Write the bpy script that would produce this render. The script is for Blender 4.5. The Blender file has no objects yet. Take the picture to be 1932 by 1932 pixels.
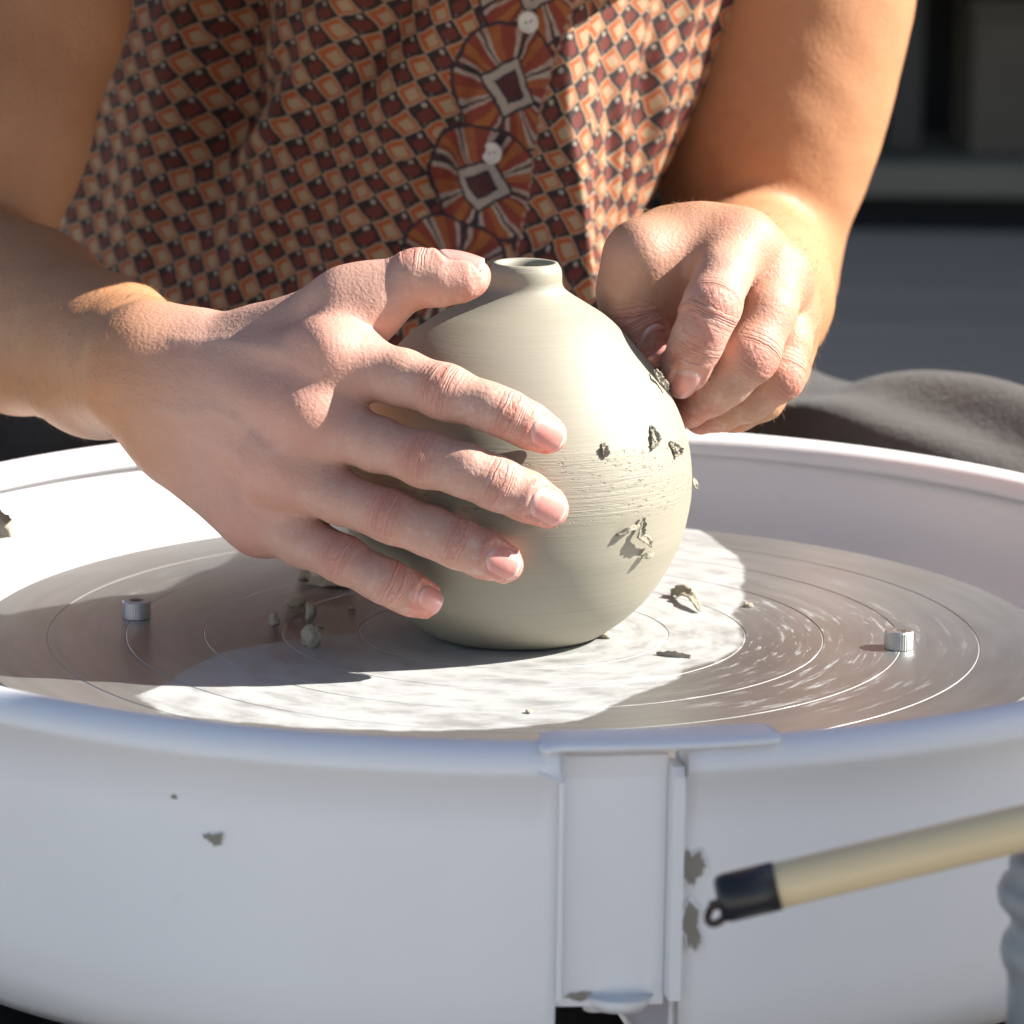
import bpy, bmesh, math, random
import numpy as np
from mathutils import Vector, Matrix

random.seed(7); RNG = np.random.default_rng(7)
SC = bpy.context.scene
COL = SC.collection

# ---------------------------------------------------------------- camera
CAM_C = np.array([0.0, -1.3113, 0.3154]); PITCH, YAW, ROLL, FPX = 0.20696, -0.00077, 0.01271, 7733.3
def cam_axes():
    cp, sp = math.cos(PITCH), math.sin(PITCH); cy, sy = math.cos(YAW), math.sin(YAW)
    fw = np.array([sy*cp, cy*cp, -sp]); r = np.array([cy, -sy, 0.0]); u = np.cross(r, fw)
    cr, sr = math.cos(ROLL), math.sin(ROLL)
    return cr*r + sr*u, -sr*r + cr*u, fw
CR, CU, CF = cam_axes()
cam_d = bpy.data.cameras.new('camera'); cam = bpy.data.objects.new('camera', cam_d); COL.objects.link(cam)
M = Matrix.Identity(4)
for i in range(3):
    M[i][0], M[i][1], M[i][2], M[i][3] = CR[i], CU[i], -CF[i], CAM_C[i]
cam.matrix_world = M
cam_d.sensor_width = 36.0; cam_d.lens = 36.0*FPX/1932.0
cam_d.clip_start = 0.05; cam_d.clip_end = 200.0
cam_d.dof.use_dof = True; cam_d.dof.focus_distance = 1.295; cam_d.dof.aperture_fstop = 19.0
SC.camera = cam

# ---------------------------------------------------------------- light
SUN_DIR = Vector((1.0, 0.04, 0.71)).normalized()      # towards the sun
sun_el = math.asin(SUN_DIR.z)
sun_az = math.atan2(SUN_DIR.x, SUN_DIR.y)              # clockwise from +Y
w = bpy.data.worlds.new('World'); SC.world = w; w.use_nodes = True
nt = w.node_tree; bg = nt.nodes['Background']
sky = nt.nodes.new('ShaderNodeTexSky'); sky.sky_type = 'NISHITA'; sky.sun_disc = False
sky.sun_elevation = sun_el; sky.sun_rotation = sun_az
nt.links.new(sky.outputs[0], bg.inputs[0]); bg.inputs[1].default_value = 0.050
sl = bpy.data.lights.new('sun', 'SUN'); sl.energy = 5.0; sl.angle = math.radians(0.55); sl.color = (1.0, 0.955, 0.89)
so = bpy.data.objects.new('sun', sl); COL.objects.link(so)
so.rotation_euler = (-SUN_DIR).to_track_quat('-Z', 'Y').to_euler()
SC.view_settings.view_transform = 'Standard'; SC.view_settings.look = 'None'
SC.view_settings.exposure = 1.50; SC.view_settings.gamma = 1.0
SC.cycles.max_bounces = 8

def P3(px, py, Y):
    """A point of the place that lies at depth Y on the line of sight (px, py) of the measured photograph."""
    dr = CF + (px-966)/FPX*CR - (py-966)/FPX*CU
    return CAM_C + dr*((Y-CAM_C[1])/dr[1])
def PX(n, Y):
    return n*(Y-CAM_C[1])*1.0/FPX

# ---------------------------------------------------------------- object helpers
def tag(o, label=None, cat=None, group=None, kind=None):
    if label: o['label'] = label
    if cat: o['category'] = cat
    if group: o['group'] = group
    if kind: o['kind'] = kind
    return o
def mesh_obj(name, verts, faces, mat=None, parent=None, smooth=True):
    me = bpy.data.meshes.new(name)
    me.from_pydata([tuple(map(float, v)) for v in verts], [], faces)
    if smooth:
        me.polygons.foreach_set('use_smooth', [True]*len(me.polygons))
    me.update()
    o = bpy.data.objects.new(name, me); COL.objects.link(o)
    if mat: me.materials.append(mat)
    if parent: o.parent = parent
    return o
def big_mesh(name, V, Q, mat=None, parent=None):
    """numpy quads -> object"""
    me = bpy.data.meshes.new(name); n = len(V); m = len(Q); k = Q.shape[1]
    me.vertices.add(n); me.vertices.foreach_set('co', V.astype(np.float32).ravel())
    me.loops.add(m*k); me.loops.foreach_set('vertex_index', Q.astype(np.int32).ravel())
    me.polygons.add(m); me.polygons.foreach_set('loop_start', (np.arange(m)*k).astype(np.int32))
    me.polygons.foreach_set('loop_total', np.full(m, k, np.int32))
    me.polygons.foreach_set('use_smooth', np.ones(m, bool))
    me.update(calc_edges=True); me.validate()
    o = bpy.data.objects.new(name, me); COL.objects.link(o)
    if mat: me.materials.append(mat)
    if parent: o.parent = parent
    return o
def attr(o, name, arr):
    a = o.data.attributes.new(name, 'FLOAT', 'POINT'); a.data.foreach_set('value', np.asarray(arr, np.float32))
def empty(name, loc=(0, 0, 0)):
    o = bpy.data.objects.new(name, None); COL.objects.link(o); o.location = loc; o.empty_display_size = 0.02
    return o
def from_bm(name, bm, mat=None, parent=None, smooth=True):
    me = bpy.data.meshes.new(name); bm.normal_update(); bm.to_mesh(me); bm.free()
    if smooth: me.polygons.foreach_set('use_smooth', [True]*len(me.polygons))
    o = bpy.data.objects.new(name, me); COL.objects.link(o)
    if mat: me.materials.append(mat)
    if parent: o.parent = parent
    return o
def lathe(name, prof, n=128, mat=None, parent=None, a0=None, a1=None, ctr=None, smooth=True, closed=False):
    """prof: list of (r, z); an arc from a0 to a1 (radians) when given; ends capped when closed profile."""
    full = a0 is None
    V = []; F = []
    if full: angs = [2*math.pi*i/n for i in range(n)]
    else: angs = [a0 + (a1-a0)*i/n for i in range(n+1)]
    m = len(prof)
    for a in angs:
        for (r, z) in prof:
            cx, cy = ctr(z) if ctr else (0, 0)
            V.append((cx + r*math.cos(a), cy + r*math.sin(a), z))
    na = len(angs)
    for i in range(na if full else na-1):
        j = (i+1) % na
        for k in range(m if closed else m-1):
            l = (k+1) % m
            F.append((i*m+k, j*m+k, j*m+l, i*m+l))
    if not full and closed:
        F.append(tuple(range(m))[::-1]); F.append(tuple((na-1)*m+k for k in range(m)))
    return mesh_obj(name, V, F, mat, parent, smooth)
def box(name, c, s, mat, parent=None, bev=0.002, rz=0.0):
    bm = bmesh.new(); bmesh.ops.create_cube(bm, size=1.0)
    bmesh.ops.scale(bm, vec=s, verts=bm.verts)
    if bev: bmesh.ops.bevel(bm, geom=list(bm.edges), offset=bev, segments=2, affect='EDGES', profile=0.5)
    bmesh.ops.rotate(bm, cent=(0, 0, 0), matrix=Matrix.Rotation(rz, 3, 'Z'), verts=bm.verts)
    bmesh.ops.translate(bm, vec=c, verts=bm.verts)
    return from_bm(name, bm, mat, parent, smooth=False)
def tube(name, pts, rad, mat, parent=None, n=20, caps=True):
    """swept round tube through pts; rad a number or a list"""
    P = [Vector(p) for p in pts]; R = rad if isinstance(rad, (list, tuple)) else [rad]*len(P)
    V = []; F = []; ref = None
    for i, p in enumerate(P):
        t = (P[min(i+1, len(P)-1)] - P[max(i-1, 0)]).normalized()
        if ref is None: ref = t.orthogonal().normalized()
        ref = (ref - t*ref.dot(t)).normalized(); b = t.cross(ref)
        for k in range(n):
            a = 2*math.pi*k/n
            V.append(p + (ref*math.cos(a) + b*math.sin(a))*R[i])
    for i in range(len(P)-1):
        for k in range(n):
            l = (k+1) % n
            F.append((i*n+k, i*n+l, (i+1)*n+l, (i+1)*n+k))
    if caps:
        F.append(tuple(range(n))[::-1]); F.append(tuple((len(P)-1)*n+k for k in range(n)))
    o = mesh_obj(name, V, F, mat, parent)
    return o

# ---------------------------------------------------------------- shader helper: node expressions with operators
class S:
    def __init__(s, g, sock): s.g, s.s = g, sock
    def _m(s, op, *o): return s.g.math(op, s, *o)
    def __add__(s, o): return s._m('ADD', o)
    __radd__ = __add__
    def __mul__(s, o): return s._m('MULTIPLY', o)
    __rmul__ = __mul__
    def __sub__(s, o): return s._m('SUBTRACT', o)
    def __rsub__(s, o): return s.g.math('SUBTRACT', o, s)
    def __truediv__(s, o): return s._m('DIVIDE', o)
    def __neg__(s): return s*-1.0
    def abs(s): return s._m('ABSOLUTE')
    def fract(s): return s._m('FRACT')
    def floor(s): return s._m('FLOOR')
    def sin(s): return s._m('SINE')
    def cos(s): return s._m('COSINE')
    def lt(s, o): return s._m('LESS_THAN', o)
    def gt(s, o): return s._m('GREATER_THAN', o)
    def max(s, o): return s._m('MAXIMUM', o)
    def min(s, o): return s._m('MINIMUM', o)
    def pow(s, o): return s._m('POWER', o)
    def sqrt(s): return s._m('SQRT')
    def exp(s): return s._m('EXPONENT')
    def step(s, a, b):          # smoothstep a..b
        n = s.g.nt.nodes.new('ShaderNodeMapRange'); n.interpolation_type = 'SMOOTHSTEP'
        s.g.put(n.inputs[0], s); n.inputs[1].default_value = a; n.inputs[2].default_value = b
        return S(s.g, n.outputs[0])
class G:
    def __init__(s, name, **principled):
        s.mat = bpy.data.materials.new(name); s.mat.use_nodes = True; s.nt = s.mat.node_tree
        s.p = s.nt.nodes['Principled BSDF']
        for k, v in principled.items(): s.set(k, v)
    def put(s, inp, v):
        if isinstance(v, S): s.nt.links.new(v.s, inp)
        elif v is not None:
            if isinstance(v, (tuple, list)) and len(v) == 3 and inp.type == 'RGBA': v = (*v, 1.0)
            inp.default_value = v
    def set(s, k, v): s.put(s.p.inputs[k.replace('_', ' ')], v)
    def math(s, op, *a):
        n = s.nt.nodes.new('ShaderNodeMath'); n.operation = op
        for i, v in enumerate(a): s.put(n.inputs[i], v)
        return S(s, n.outputs[0])
    def mix(s, f, a, b):
        n = s.nt.nodes.new('ShaderNodeMix'); n.data_type = 'RGBA'
        s.put(n.inputs[0], f); s.put(n.inputs[6], a); s.put(n.inputs[7], b)
        return S(s, n.outputs[2])
    def obj(s): return S(s, s._tc().outputs['Object'])
    def uv(s): return S(s, s._tc().outputs['UV'])
    def _tc(s):
        if not hasattr(s, 'tc'): s.tc = s.nt.nodes.new('ShaderNodeTexCoord')
        return s.tc
    def xyz(s, v):
        n = s.nt.nodes.new('ShaderNodeSeparateXYZ'); s.put(n.inputs[0], v)
        return [S(s, n.outputs[i]) for i in range(3)]
    def vec(s, x, y, z=0.0):
        n = s.nt.nodes.new('ShaderNodeCombineXYZ')
        for i, v in enumerate((x, y, z)): s.put(n.inputs[i], v)
        return S(s, n.outputs[0])
    def noise(s, v=None, scale=5.0, detail=3.0, rough=0.55, out=0, dist=0.0):
        n = s.nt.nodes.new('ShaderNodeTexNoise'); s.put(n.inputs['Vector'], v if v is not None else s.obj())
        n.inputs['Scale'].default_value = scale; n.inputs['Detail'].default_value = detail
        n.inputs['Roughness'].default_value = rough; n.inputs['Distortion'].default_value = dist
        return S(s, n.outputs[out])
    def voro(s, v, scale, out=0):
        n = s.nt.nodes.new('ShaderNodeTexVoronoi'); s.put(n.inputs['Vector'], v); n.inputs['Scale'].default_value = scale
        return S(s, n.outputs[out])
    def attr(s, name):
        n = s.nt.nodes.new('ShaderNodeAttribute'); n.attribute_name = name
        return S(s, n.outputs['Fac'])
    def ramp(s, f, stops, interp='LINEAR'):
        n = s.nt.nodes.new('ShaderNodeValToRGB'); r = n.color_ramp; r.interpolation = interp
        while len(r.elements) < len(stops): r.elements.new(0.5)
        for e, (pos, c) in zip(r.elements, stops):
            e.position = pos; e.color = (*c, 1.0) if isinstance(c, tuple) else (c, c, c, 1.0)
        s.put(n.inputs[0], f)
        return S(s, n.outputs[0])
    def bump(s, h, dist=0.001, strength=1.0):
        n = s.nt.nodes.new('ShaderNodeBump'); s.put(n.inputs['Height'], h)
        n.inputs['Distance'].default_value = dist; n.inputs['Strength'].default_value = strength
        s.nt.links.new(n.outputs[0], s.p.inputs['Normal'])

# ---------------------------------------------------------------- materials
def mat_simple(name, col, rough=0.5, nscale=60.0, var=0.12, bump=0.0, **kw):
    g = G(name, Roughness=rough, **kw)
    n = g.noise(scale=nscale, detail=4)
    g.set('Base Color', g.mix(n, tuple(c*(1-var) for c in col), tuple(min(1, c*(1+var)) for c in col)))
    if bump: g.bump(g.noise(scale=nscale*4, detail=3), bump)
    return g.mat

def make_pan_mat():
    g = G('white_plastic', Roughness=0.34, IOR=1.46)
    x, y, z = g.xyz(g.obj())
    n = g.noise(scale=9, detail=4)
    sp = g.noise(scale=130, detail=2)
    col = g.mix(n.step(0.3, 0.75), (0.86, 0.85, 0.865), (0.81, 0.80, 0.82))
    # faint dried drips and one long scratch round the outside
    dirt = g.noise(scale=34, detail=5, rough=0.7).step(0.66, 0.80)*0.16
    wob = g.noise(scale=7, detail=2)*0.012
    scr = (z + 0.0205 - wob).abs().lt(0.00025)*g.noise(scale=22, detail=2).step(0.42, 0.6)*0.22
    col = g.mix(dirt.max(scr), col, (0.42, 0.39, 0.36))
    g.set('Base Color', col)
    g.set('Roughness', sp*0.12 + 0.32)
    g.set('Subsurface Weight', 0.12); g.p.inputs['Subsurface Radius'].default_value = (1, 1, 1); g.p.inputs['Subsurface Scale'].default_value = 0.004
    g.bump(g.noise(scale=420, detail=2), 0.00005)
    return g.mat

def make_wheel_mat():
    g = G('brushed_aluminium')
    x, y, z = g.xyz(g.obj())
    r = (x*x + y*y).sqrt()
    ang = g.math('ARCTAN2', y, x)
    t = (ang/(2*math.pi) + 1.0).fract()
    # pale patch painted on the metal: its outline (degrees, radius) round the wheel
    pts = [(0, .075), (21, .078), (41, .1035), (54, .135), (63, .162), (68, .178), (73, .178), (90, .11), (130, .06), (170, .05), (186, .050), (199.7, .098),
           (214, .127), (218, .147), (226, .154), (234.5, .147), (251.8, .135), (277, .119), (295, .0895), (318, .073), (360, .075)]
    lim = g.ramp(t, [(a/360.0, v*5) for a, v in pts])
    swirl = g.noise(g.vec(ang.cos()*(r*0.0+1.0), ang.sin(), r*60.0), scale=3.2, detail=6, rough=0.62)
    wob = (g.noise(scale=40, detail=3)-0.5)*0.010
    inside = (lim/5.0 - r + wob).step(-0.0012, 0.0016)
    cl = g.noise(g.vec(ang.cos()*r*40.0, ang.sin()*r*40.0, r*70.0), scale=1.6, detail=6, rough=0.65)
    patch = inside*(cl.step(0.25, 0.62)*0.55 + 0.40)
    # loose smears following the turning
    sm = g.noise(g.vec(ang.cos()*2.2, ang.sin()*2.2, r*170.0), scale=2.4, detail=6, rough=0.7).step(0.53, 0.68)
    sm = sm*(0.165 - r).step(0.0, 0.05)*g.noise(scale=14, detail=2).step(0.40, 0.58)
    patch = patch.max(sm*0.8)
    rings = g.noise(g.vec(0.0, 0.0, r*2600.0), scale=1.0, detail=3)
    base = g.mix(swirl.step(0.15, 0.85), (0.315, 0.313, 0.303), (0.41, 0.408, 0.40))
    # brown dried water between the smears
    base = g.mix(g.noise(scale=16, detail=3).step(0.45, 0.7)*0.28, base, (0.27, 0.232, 0.195))
    g.set('Base Color', g.mix(patch, base, (0.42, 0.425, 0.415)))
    g.set('Metallic', (1.0 - patch*0.92)*0.85)
    g.set('Roughness', patch*0.16 + rings*0.08 + 0.37)
    g.set('Anisotropic', 0.35)
    g.bump(rings*0.5 + patch*0.6 + swirl*0.25, 0.00006)
    return g.mat

def make_clay_mat(name='leather_hard_clay', c0=(0.250, 0.228, 0.172), c1=(0.312, 0.288, 0.226), rough=0.62):
    g = G(name, Roughness=rough)
    x, y, z = g.xyz(g.obj())
    ang = g.math('ARCTAN2', y, x)
    lines = g.noise(g.vec(ang.cos()*0.9, ang.sin()*0.9, z*1500.0), scale=1.0, detail=4, rough=0.6)
    fine = g.noise(g.vec(ang.cos()*14.0, ang.sin()*14.0, z*2200.0), scale=1.0, detail=3, rough=0.6)
    big = g.noise(scale=28, detail=4)
    band = (z - 0.0585 + (g.noise(g.vec(ang.cos(), ang.sin(), 0.0), scale=2.0)-0.5)*0.006).abs()
    band = 1.0 - band.step(0.007, 0.0145)
    pits = g.noise(g.vec(ang.cos()*20.0, ang.sin()*20.0, z*900.0), scale=1.0, detail=3, rough=0.7).step(0.60, 0.70)
    grit = g.noise(g.vec(ang.cos()*34.0, ang.sin()*34.0, z*700.0), scale=1.0, detail=2).step(0.66, 0.72)
    col = g.mix(big, c0, c1)
    col = g.mix(lines.step(0.4, 0.7)*0.25, col, tuple(c*0.85 for c in c0))
    col = g.mix(pits*band*0.55 + grit*band*0.25, col, (0.34, 0.27, 0.18))
    g.set('Base Color', col)
    g.set('Roughness', lines*0.14 + rough - 0.10)
    g.bump(lines*(band*0.72 + 0.12) + fine*(band*0.5 + 0.10) - pits*band*1.1, 0.00036)
    return g.mat

def make_crumb_mat():
    g = G('crumbled_clay', Roughness=0.8)
    n = g.noise(scale=260, detail=4)
    g.set('Base Color', g.mix(n, (0.29, 0.255, 0.185), (0.42, 0.38, 0.295)))
    g.bump(g.noise(scale=900, detail=4), 0.0005)
    return g.mat

def make_skin_mat():
    g = G('skin', Roughness=0.5)
    o = g.obj()
    hand, red, dust = g.attr('hand'), g.attr('red'), g.attr('dust')
    kn, km, tone = g.attr('knuckle_s'), g.attr('knuckle_m'), g.attr('vein')
    big = g.noise(o, scale=45, detail=4); mid = g.noise(o, scale=170, detail=4, rough=0.65); fine = g.noise(o, scale=900, detail=3)
    col = g.mix(hand, (0.43, 0.206, 0.100), (0.49, 0.280, 0.213))
    col = g.mix(mid.step(0.35, 0.75)*0.30, col, g.mix(hand, (0.35, 0.155, 0.072), (0.44, 0.222, 0.163)))
    col = g.mix((big.step(0.35, 0.7)*0.4 + 0.6)*red, col, (0.55, 0.155, 0.115))
    col = g.mix(tone*0.14, col, (0.40, 0.30, 0.28))
    frk = g.voro(o, 120.0).lt(0.10)*g.noise(o, scale=30).step(0.5, 0.62)
    col = g.mix(frk*0.35*(1.0-hand*0.5), col, (0.30, 0.14, 0.08))
    dn = g.noise(o, scale=240, detail=5, rough=0.75).step(0.46, 0.66)
    cr_dust = g.noise(o, scale=520, detail=3).step(0.5, 0.62)
    dst = (dn*dust*0.36).max(km*cr_dust*0.22*dust)
    col = g.mix(dst, col, (0.74, 0.66, 0.60))
    # creases across the knuckles
    wob = (g.noise(o, scale=330, detail=3)-0.5)*0.0013
    k = kn + wob
    lines = ((k*(2*math.pi/0.00165)).cos()*0.5 + 0.5).pow(5.0)
    lines2 = ((k*(2*math.pi/0.0029) + 1.0).cos()*0.5 + 0.5).pow(9.0)
    crease = lines.max(lines2)*km
    col = g.mix(crease*0.22, col, (0.42, 0.20, 0.14))
    g.set('Base Color', col)
    g.set('Roughness', 0.52 + dst*0.3 + fine*0.1)
    pores = g.voro(o, 1100.0); tile = g.voro(o, 620.0)
    g.bump(crease*-0.55 + pores*0.16 + tile*0.18 + mid*0.25 + g.noise(o, scale=420, detail=4)*0.22, 0.00055)
    g.set('Subsurface Weight', 0.14); g.p.inputs['Subsurface Radius'].default_value = (1.0, 0.36, 0.2); g.p.inputs['Subsurface Scale'].default_value = 0.0032
    g.set('Specular IOR Level', 0.42)
    return g.mat

def make_nail_mat():
    g = G('fingernail', Roughness=0.28)
    l = g.attr('along'); n = g.noise(scale=300, detail=3)
    col = g.mix(n, (0.55, 0.215, 0.185), (0.60, 0.28, 0.24))
    col = g.mix((0.22 - l).step(0.0, 0.14)*0.55, col, (0.74, 0.52, 0.46))
    col = g.mix(l.step(0.90, 0.955)*0.30, col, (0.76, 0.66, 0.58))
    g.set('Base Color', col)
    g.set('Subsurface Weight', 0.15); g.p.inputs['Subsurface Radius'].default_value = (1.0, 0.4, 0.3); g.p.inputs['Subsurface Scale'].default_value = 0.002
    g.bump(g.noise(scale=500, detail=2), 0.0001)
    return g.mat

SHIRT = {}
def make_shirt_mat(motifs):
    g = G('printed_cotton', Roughness=0.75)
    u0, v0, _ = g.xyz(g.uv())
    wv = g.vec(u0, v0)
    nx = g.noise(wv, scale=170, detail=2, out=1); a, b, c_ = g.xyz(nx)
    dl = g.noise(wv, scale=22, detail=2, out=1); da, db, _d = g.xyz(dl)
    u = u0 + (a-0.5)*0.0020 + (da-0.5)*0.011; v = v0 + (b-0.5)*0.0020 + (db-0.5)*0.011
    right = u0.gt(0.012)
    th0, th1 = math.radians(24), math.radians(38)
    cs = right*(math.cos(th1)-math.cos(th0)) + math.cos(th0); sn = right*(math.sin(th1)-math.sin(th0)) + math.sin(th0)
    c = 0.0083
    p = (u*cs + v*sn)/c; q = (u*sn - v*cs)/c
    i, j = p.floor(), q.floor()
    aa = (p-i)*2.0-1.0; bb = (q-j)*2.0-1.0
    par = ((i+j)*0.5).fract().gt(0.25)
    cream, orange, dark, redc, navy = (0.37, 0.265, 0.155), (0.36, 0.080, 0.0150), (0.0132, 0.006, 0.0072), (0.126, 0.0156, 0.0096), (0.0132, 0.0096, 0.021)
    fade = g.noise(wv, scale=420, detail=2)*0.16
    m = (aa-0.12).abs().max((bb-0.14).abs())
    m0 = aa.abs().max(bb.abs())
    A = g.mix(m.step(0.46, 0.58), cream, orange)
    A = g.mix(m0.step(0.80, 0.90), A, (0.36, 0.258, 0.168))
    e = ((aa/0.80)*(aa/0.80) + ((bb-0.10)/0.66)*((bb-0.10)/0.66)).sqrt()
    B = g.mix((1.0 - e.step(0.82, 1.0))*bb.step(-0.42, -0.25), dark, redc)
    e2 = ((aa-0.42)*(aa-0.42) + (bb+0.62)*(bb+0.62)).sqrt()
    B = g.mix(1.0 - e2.step(0.17, 0.27), B, (0.36, 0.312, 0.252))
    e3 = ((aa+0.55)*(aa+0.55) + (bb-0.72)*(bb-0.72)).sqrt()
    B = g.mix((1.0 - e3.step(0.1, 0.2))*0.4, B, (0.27, 0.21, 0.18))
    ptn = g.mix(par, A, B)
    # the wheel motifs of the placket
    edge = v0*SHIRT['ek'] + SHIRT['e0']               # placket edge line u = edge(v)
    on_left = u0.lt(edge)
    mot = ptn
    R = 0.0240; al = math.radians(22)
    for (mu, mv) in motifs:
        du = u-mu; dv = v-mv
        x = du*math.cos(al) + dv*math.sin(al); y = dv*math.cos(al) - du*math.sin(al)
        rr = (x*x + y*y).sqrt(); an = g.math('ARCTAN2', y, x)/(2*math.pi)
        t = (an*4.0 + 0.5).fract()
        hue = g.noise(wv, scale=260, detail=2)
        o1 = g.mix(hue.step(0.4, 0.6), (0.3, 0.072, 0.018), (0.216, 0.033, 0.015))
        st = g.ramp(t, [(0.0, navy), (0.05, (0.372, 0.312, 0.252)), (0.12, (0.204, 0.03, 0.015)), (0.27, (0.3, 0.084, 0.018)), (0.42, (0.372, 0.312, 0.252)), (0.485, navy), (0.525, (0.372, 0.312, 0.252)),
                        (0.58, (0.216, 0.033, 0.015)), (0.72, (0.312, 0.102, 0.018)), (0.84, (0.18, 0.024, 0.012)), (0.90, (0.36, 0.3, 0.24)), (0.955, navy)], 'CONSTANT')
        st = g.mix(hue.step(0.45, 0.65)*0.35, st, o1)
        sq = x.abs().max(y.abs())
        cc = g.mix(sq.step(0.0076, 0.0084), (0.36, 0.312, 0.264), st)
        cc = g.mix((sq-0.0082).abs().step(0.0003, 0.0008), navy, cc)
        cc = g.mix(sq.step(0.0036, 0.0042), (0.06, 0.009, 0.012), cc)
        cc = g.mix((sq-0.0042).abs().step(0.0003, 0.0007), navy, cc)
        wr = rr + (g.noise(wv, scale=90)-0.5)*0.004
        cc = g.mix((wr-R).abs().step(0.0007, 0.0014), navy, cc)
        mot = g.mix((1.0 - wr.step(R, R+0.0006)), mot, cc)
    col = g.mix(on_left, ptn, mot)
    d = (u0-edge).abs()
    col = g.mix((1.0 - d.step(0.0004, 0.0009))*0.75, col, g.mix((v0*260.0).fract().gt(0.5), (0.372, 0.252, 0.18), (0.27, 0.072, 0.042)))
    col = g.mix(fade, col, g.mix(0.5, col, (0.24, 0.144, 0.09)))
    g.set('Base Color', col)
    weave = ((u0*(2*math.pi/0.00045)).sin()*(v0*(2*math.pi/0.00045)).sin())
    g.bump(weave*0.3 + g.noise(wv, scale=900, detail=2), 0.00012)
    return g.mat

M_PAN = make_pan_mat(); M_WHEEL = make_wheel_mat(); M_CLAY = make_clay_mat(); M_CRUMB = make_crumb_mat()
M_SKIN = make_skin_mat(); M_NAIL = make_nail_mat()
def make_bolt_mat():
    g = G('steel_bolt', Metallic=0.9, Roughness=0.36)
    n = g.noise(scale=500, detail=3)
    g.set('Base Color', g.mix(n, (0.42, 0.42, 0.42), (0.58, 0.58, 0.57)))
    return g.mat
M_BOLT = make_bolt_mat()
M_SOCKET = mat_simple('bolt_socket_clay', (0.30, 0.22, 0.17), 0.8)
M_BLACK = mat_simple('black_plastic', (0.018, 0.018, 0.02), 0.30, 200)
M_RUST = mat_simple('rusty_wire', (0.055, 0.03, 0.025), 0.55, 300, 0.3)
M_TUBE = mat_simple('grey_plastic', (0.27, 0.28, 0.30), 0.33, 90, 0.2, 0.0002)
M_HOUSE = mat_simple('dark_housing', (0.035, 0.026, 0.022), 0.6, 60)
def make_smear_mat():
    g = G('dried_smear', Roughness=0.7)
    e = g.attr('edge'); n = g.noise(scale=420, detail=5, rough=0.7)
    f = (e*1.5 + (n-0.5)*1.6 - 0.35).step(0.0, 0.75)
    g.set('Base Color', g.mix(f, (0.80, 0.79, 0.80), (0.26, 0.235, 0.20)))
    return g.mat
M_SMEAR = make_smear_mat()
def make_button_mat():
    g = G('pearl_button', Roughness=0.25)
    n = g.noise(scale=420, detail=3)
    g.set('Base Color', g.mix(g.attr('hole'), g.mix(n, (0.50, 0.46, 0.41), (0.72, 0.69, 0.64)), (0.10, 0.08, 0.07)))
    return g.mat
M_BUTTON = make_button_mat()
def make_rod_mat():
    g = G('varnished_bamboo', Roughness=0.33)
    x, y, z = g.xyz(g.obj())
    n = g.noise(g.vec(x*14.0, y*120.0, z*120.0), scale=1.0, detail=4)
    g.set('Base Color', g.mix(n, (0.70, 0.54, 0.31), (0.78, 0.63, 0.40)))
    return g.mat
M_ROD = make_rod_mat()
def make_cloth_mat():
    g = G('dark_trousers', Roughness=0.9)
    n = g.noise(scale=55, detail=5, rough=0.7); f = g.noise(scale=900, detail=2)
    col = g.mix(n, (0.034, 0.032, 0.031), (0.075, 0.071, 0.067))
    col = g.mix(g.noise(scale=24, detail=5, rough=0.7).step(0.60, 0.75)*0.25, col, (0.13, 0.12, 0.11))
    g.set('Base Color', col); g.set('Sheen Weight', 0.10); g.p.inputs['Sheen Roughness'].default_value = 0.5
    g.bump(f + g.noise(scale=250, detail=3), 0.0006)
    return g.mat
M_CLOTH = make_cloth_mat()

# ================================================================ SETTING
GZ = -0.52
def make_ground_mat():
    g = G('grey_paving', Roughness=0.9)
    n = g.noise(scale=3.0, detail=6); m = g.noise(scale=60, detail=4)
    g.set('Base Color', g.mix(n*0.6 + m*0.4, (0.40, 0.38, 0.35), (0.52, 0.50, 0.465)))
    g.bump(g.noise(scale=200, detail=4), 0.003)
    return g.mat
V = [(-60, -60, GZ), (60, -60, GZ), (60, 60, GZ), (-60, 60, GZ)]
tag(mesh_obj('ground', V, [(0, 1, 2, 3)], make_ground_mat(), smooth=False), 'grey paving round the potter\'s wheel', kind='structure')
def make_deck_mat():
    g = G('dark_stained_boards', Roughness=0.75)
    x, y, z = g.xyz(g.obj())
    n = g.noise(g.vec(x*2.0, y*30.0, z), scale=1.0, detail=5)
    g.set('Base Color', g.mix(n, (0.46, 0.375, 0.285), (0.58, 0.49, 0.385)))
    g.bump(g.noise(g.vec(x*4.0, y*90.0, z), scale=1.0, detail=4), 0.003)
    return g.mat
M_DECK = make_deck_mat()
deck = box('deck', (0.3, 3.0, GZ+0.012), (5.0, 4.6, 0.016), M_HOUSE, None, 0)
tag(deck, 'dark timber deck behind the potter', kind='structure')
pk = None
for i in range(32):
    y = 0.78 + i*0.142
    if pk is None:
        pk = box('plank', (0, 0, 0), (5.0, 0.136, 0.022), M_DECK, deck, 0.003); o = pk
    else:
        o = pk.copy(); COL.objects.link(o); o.parent = deck
    o.location = (0.3, y, GZ+0.0315 + random.uniform(-0.001, 0.001))
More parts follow.
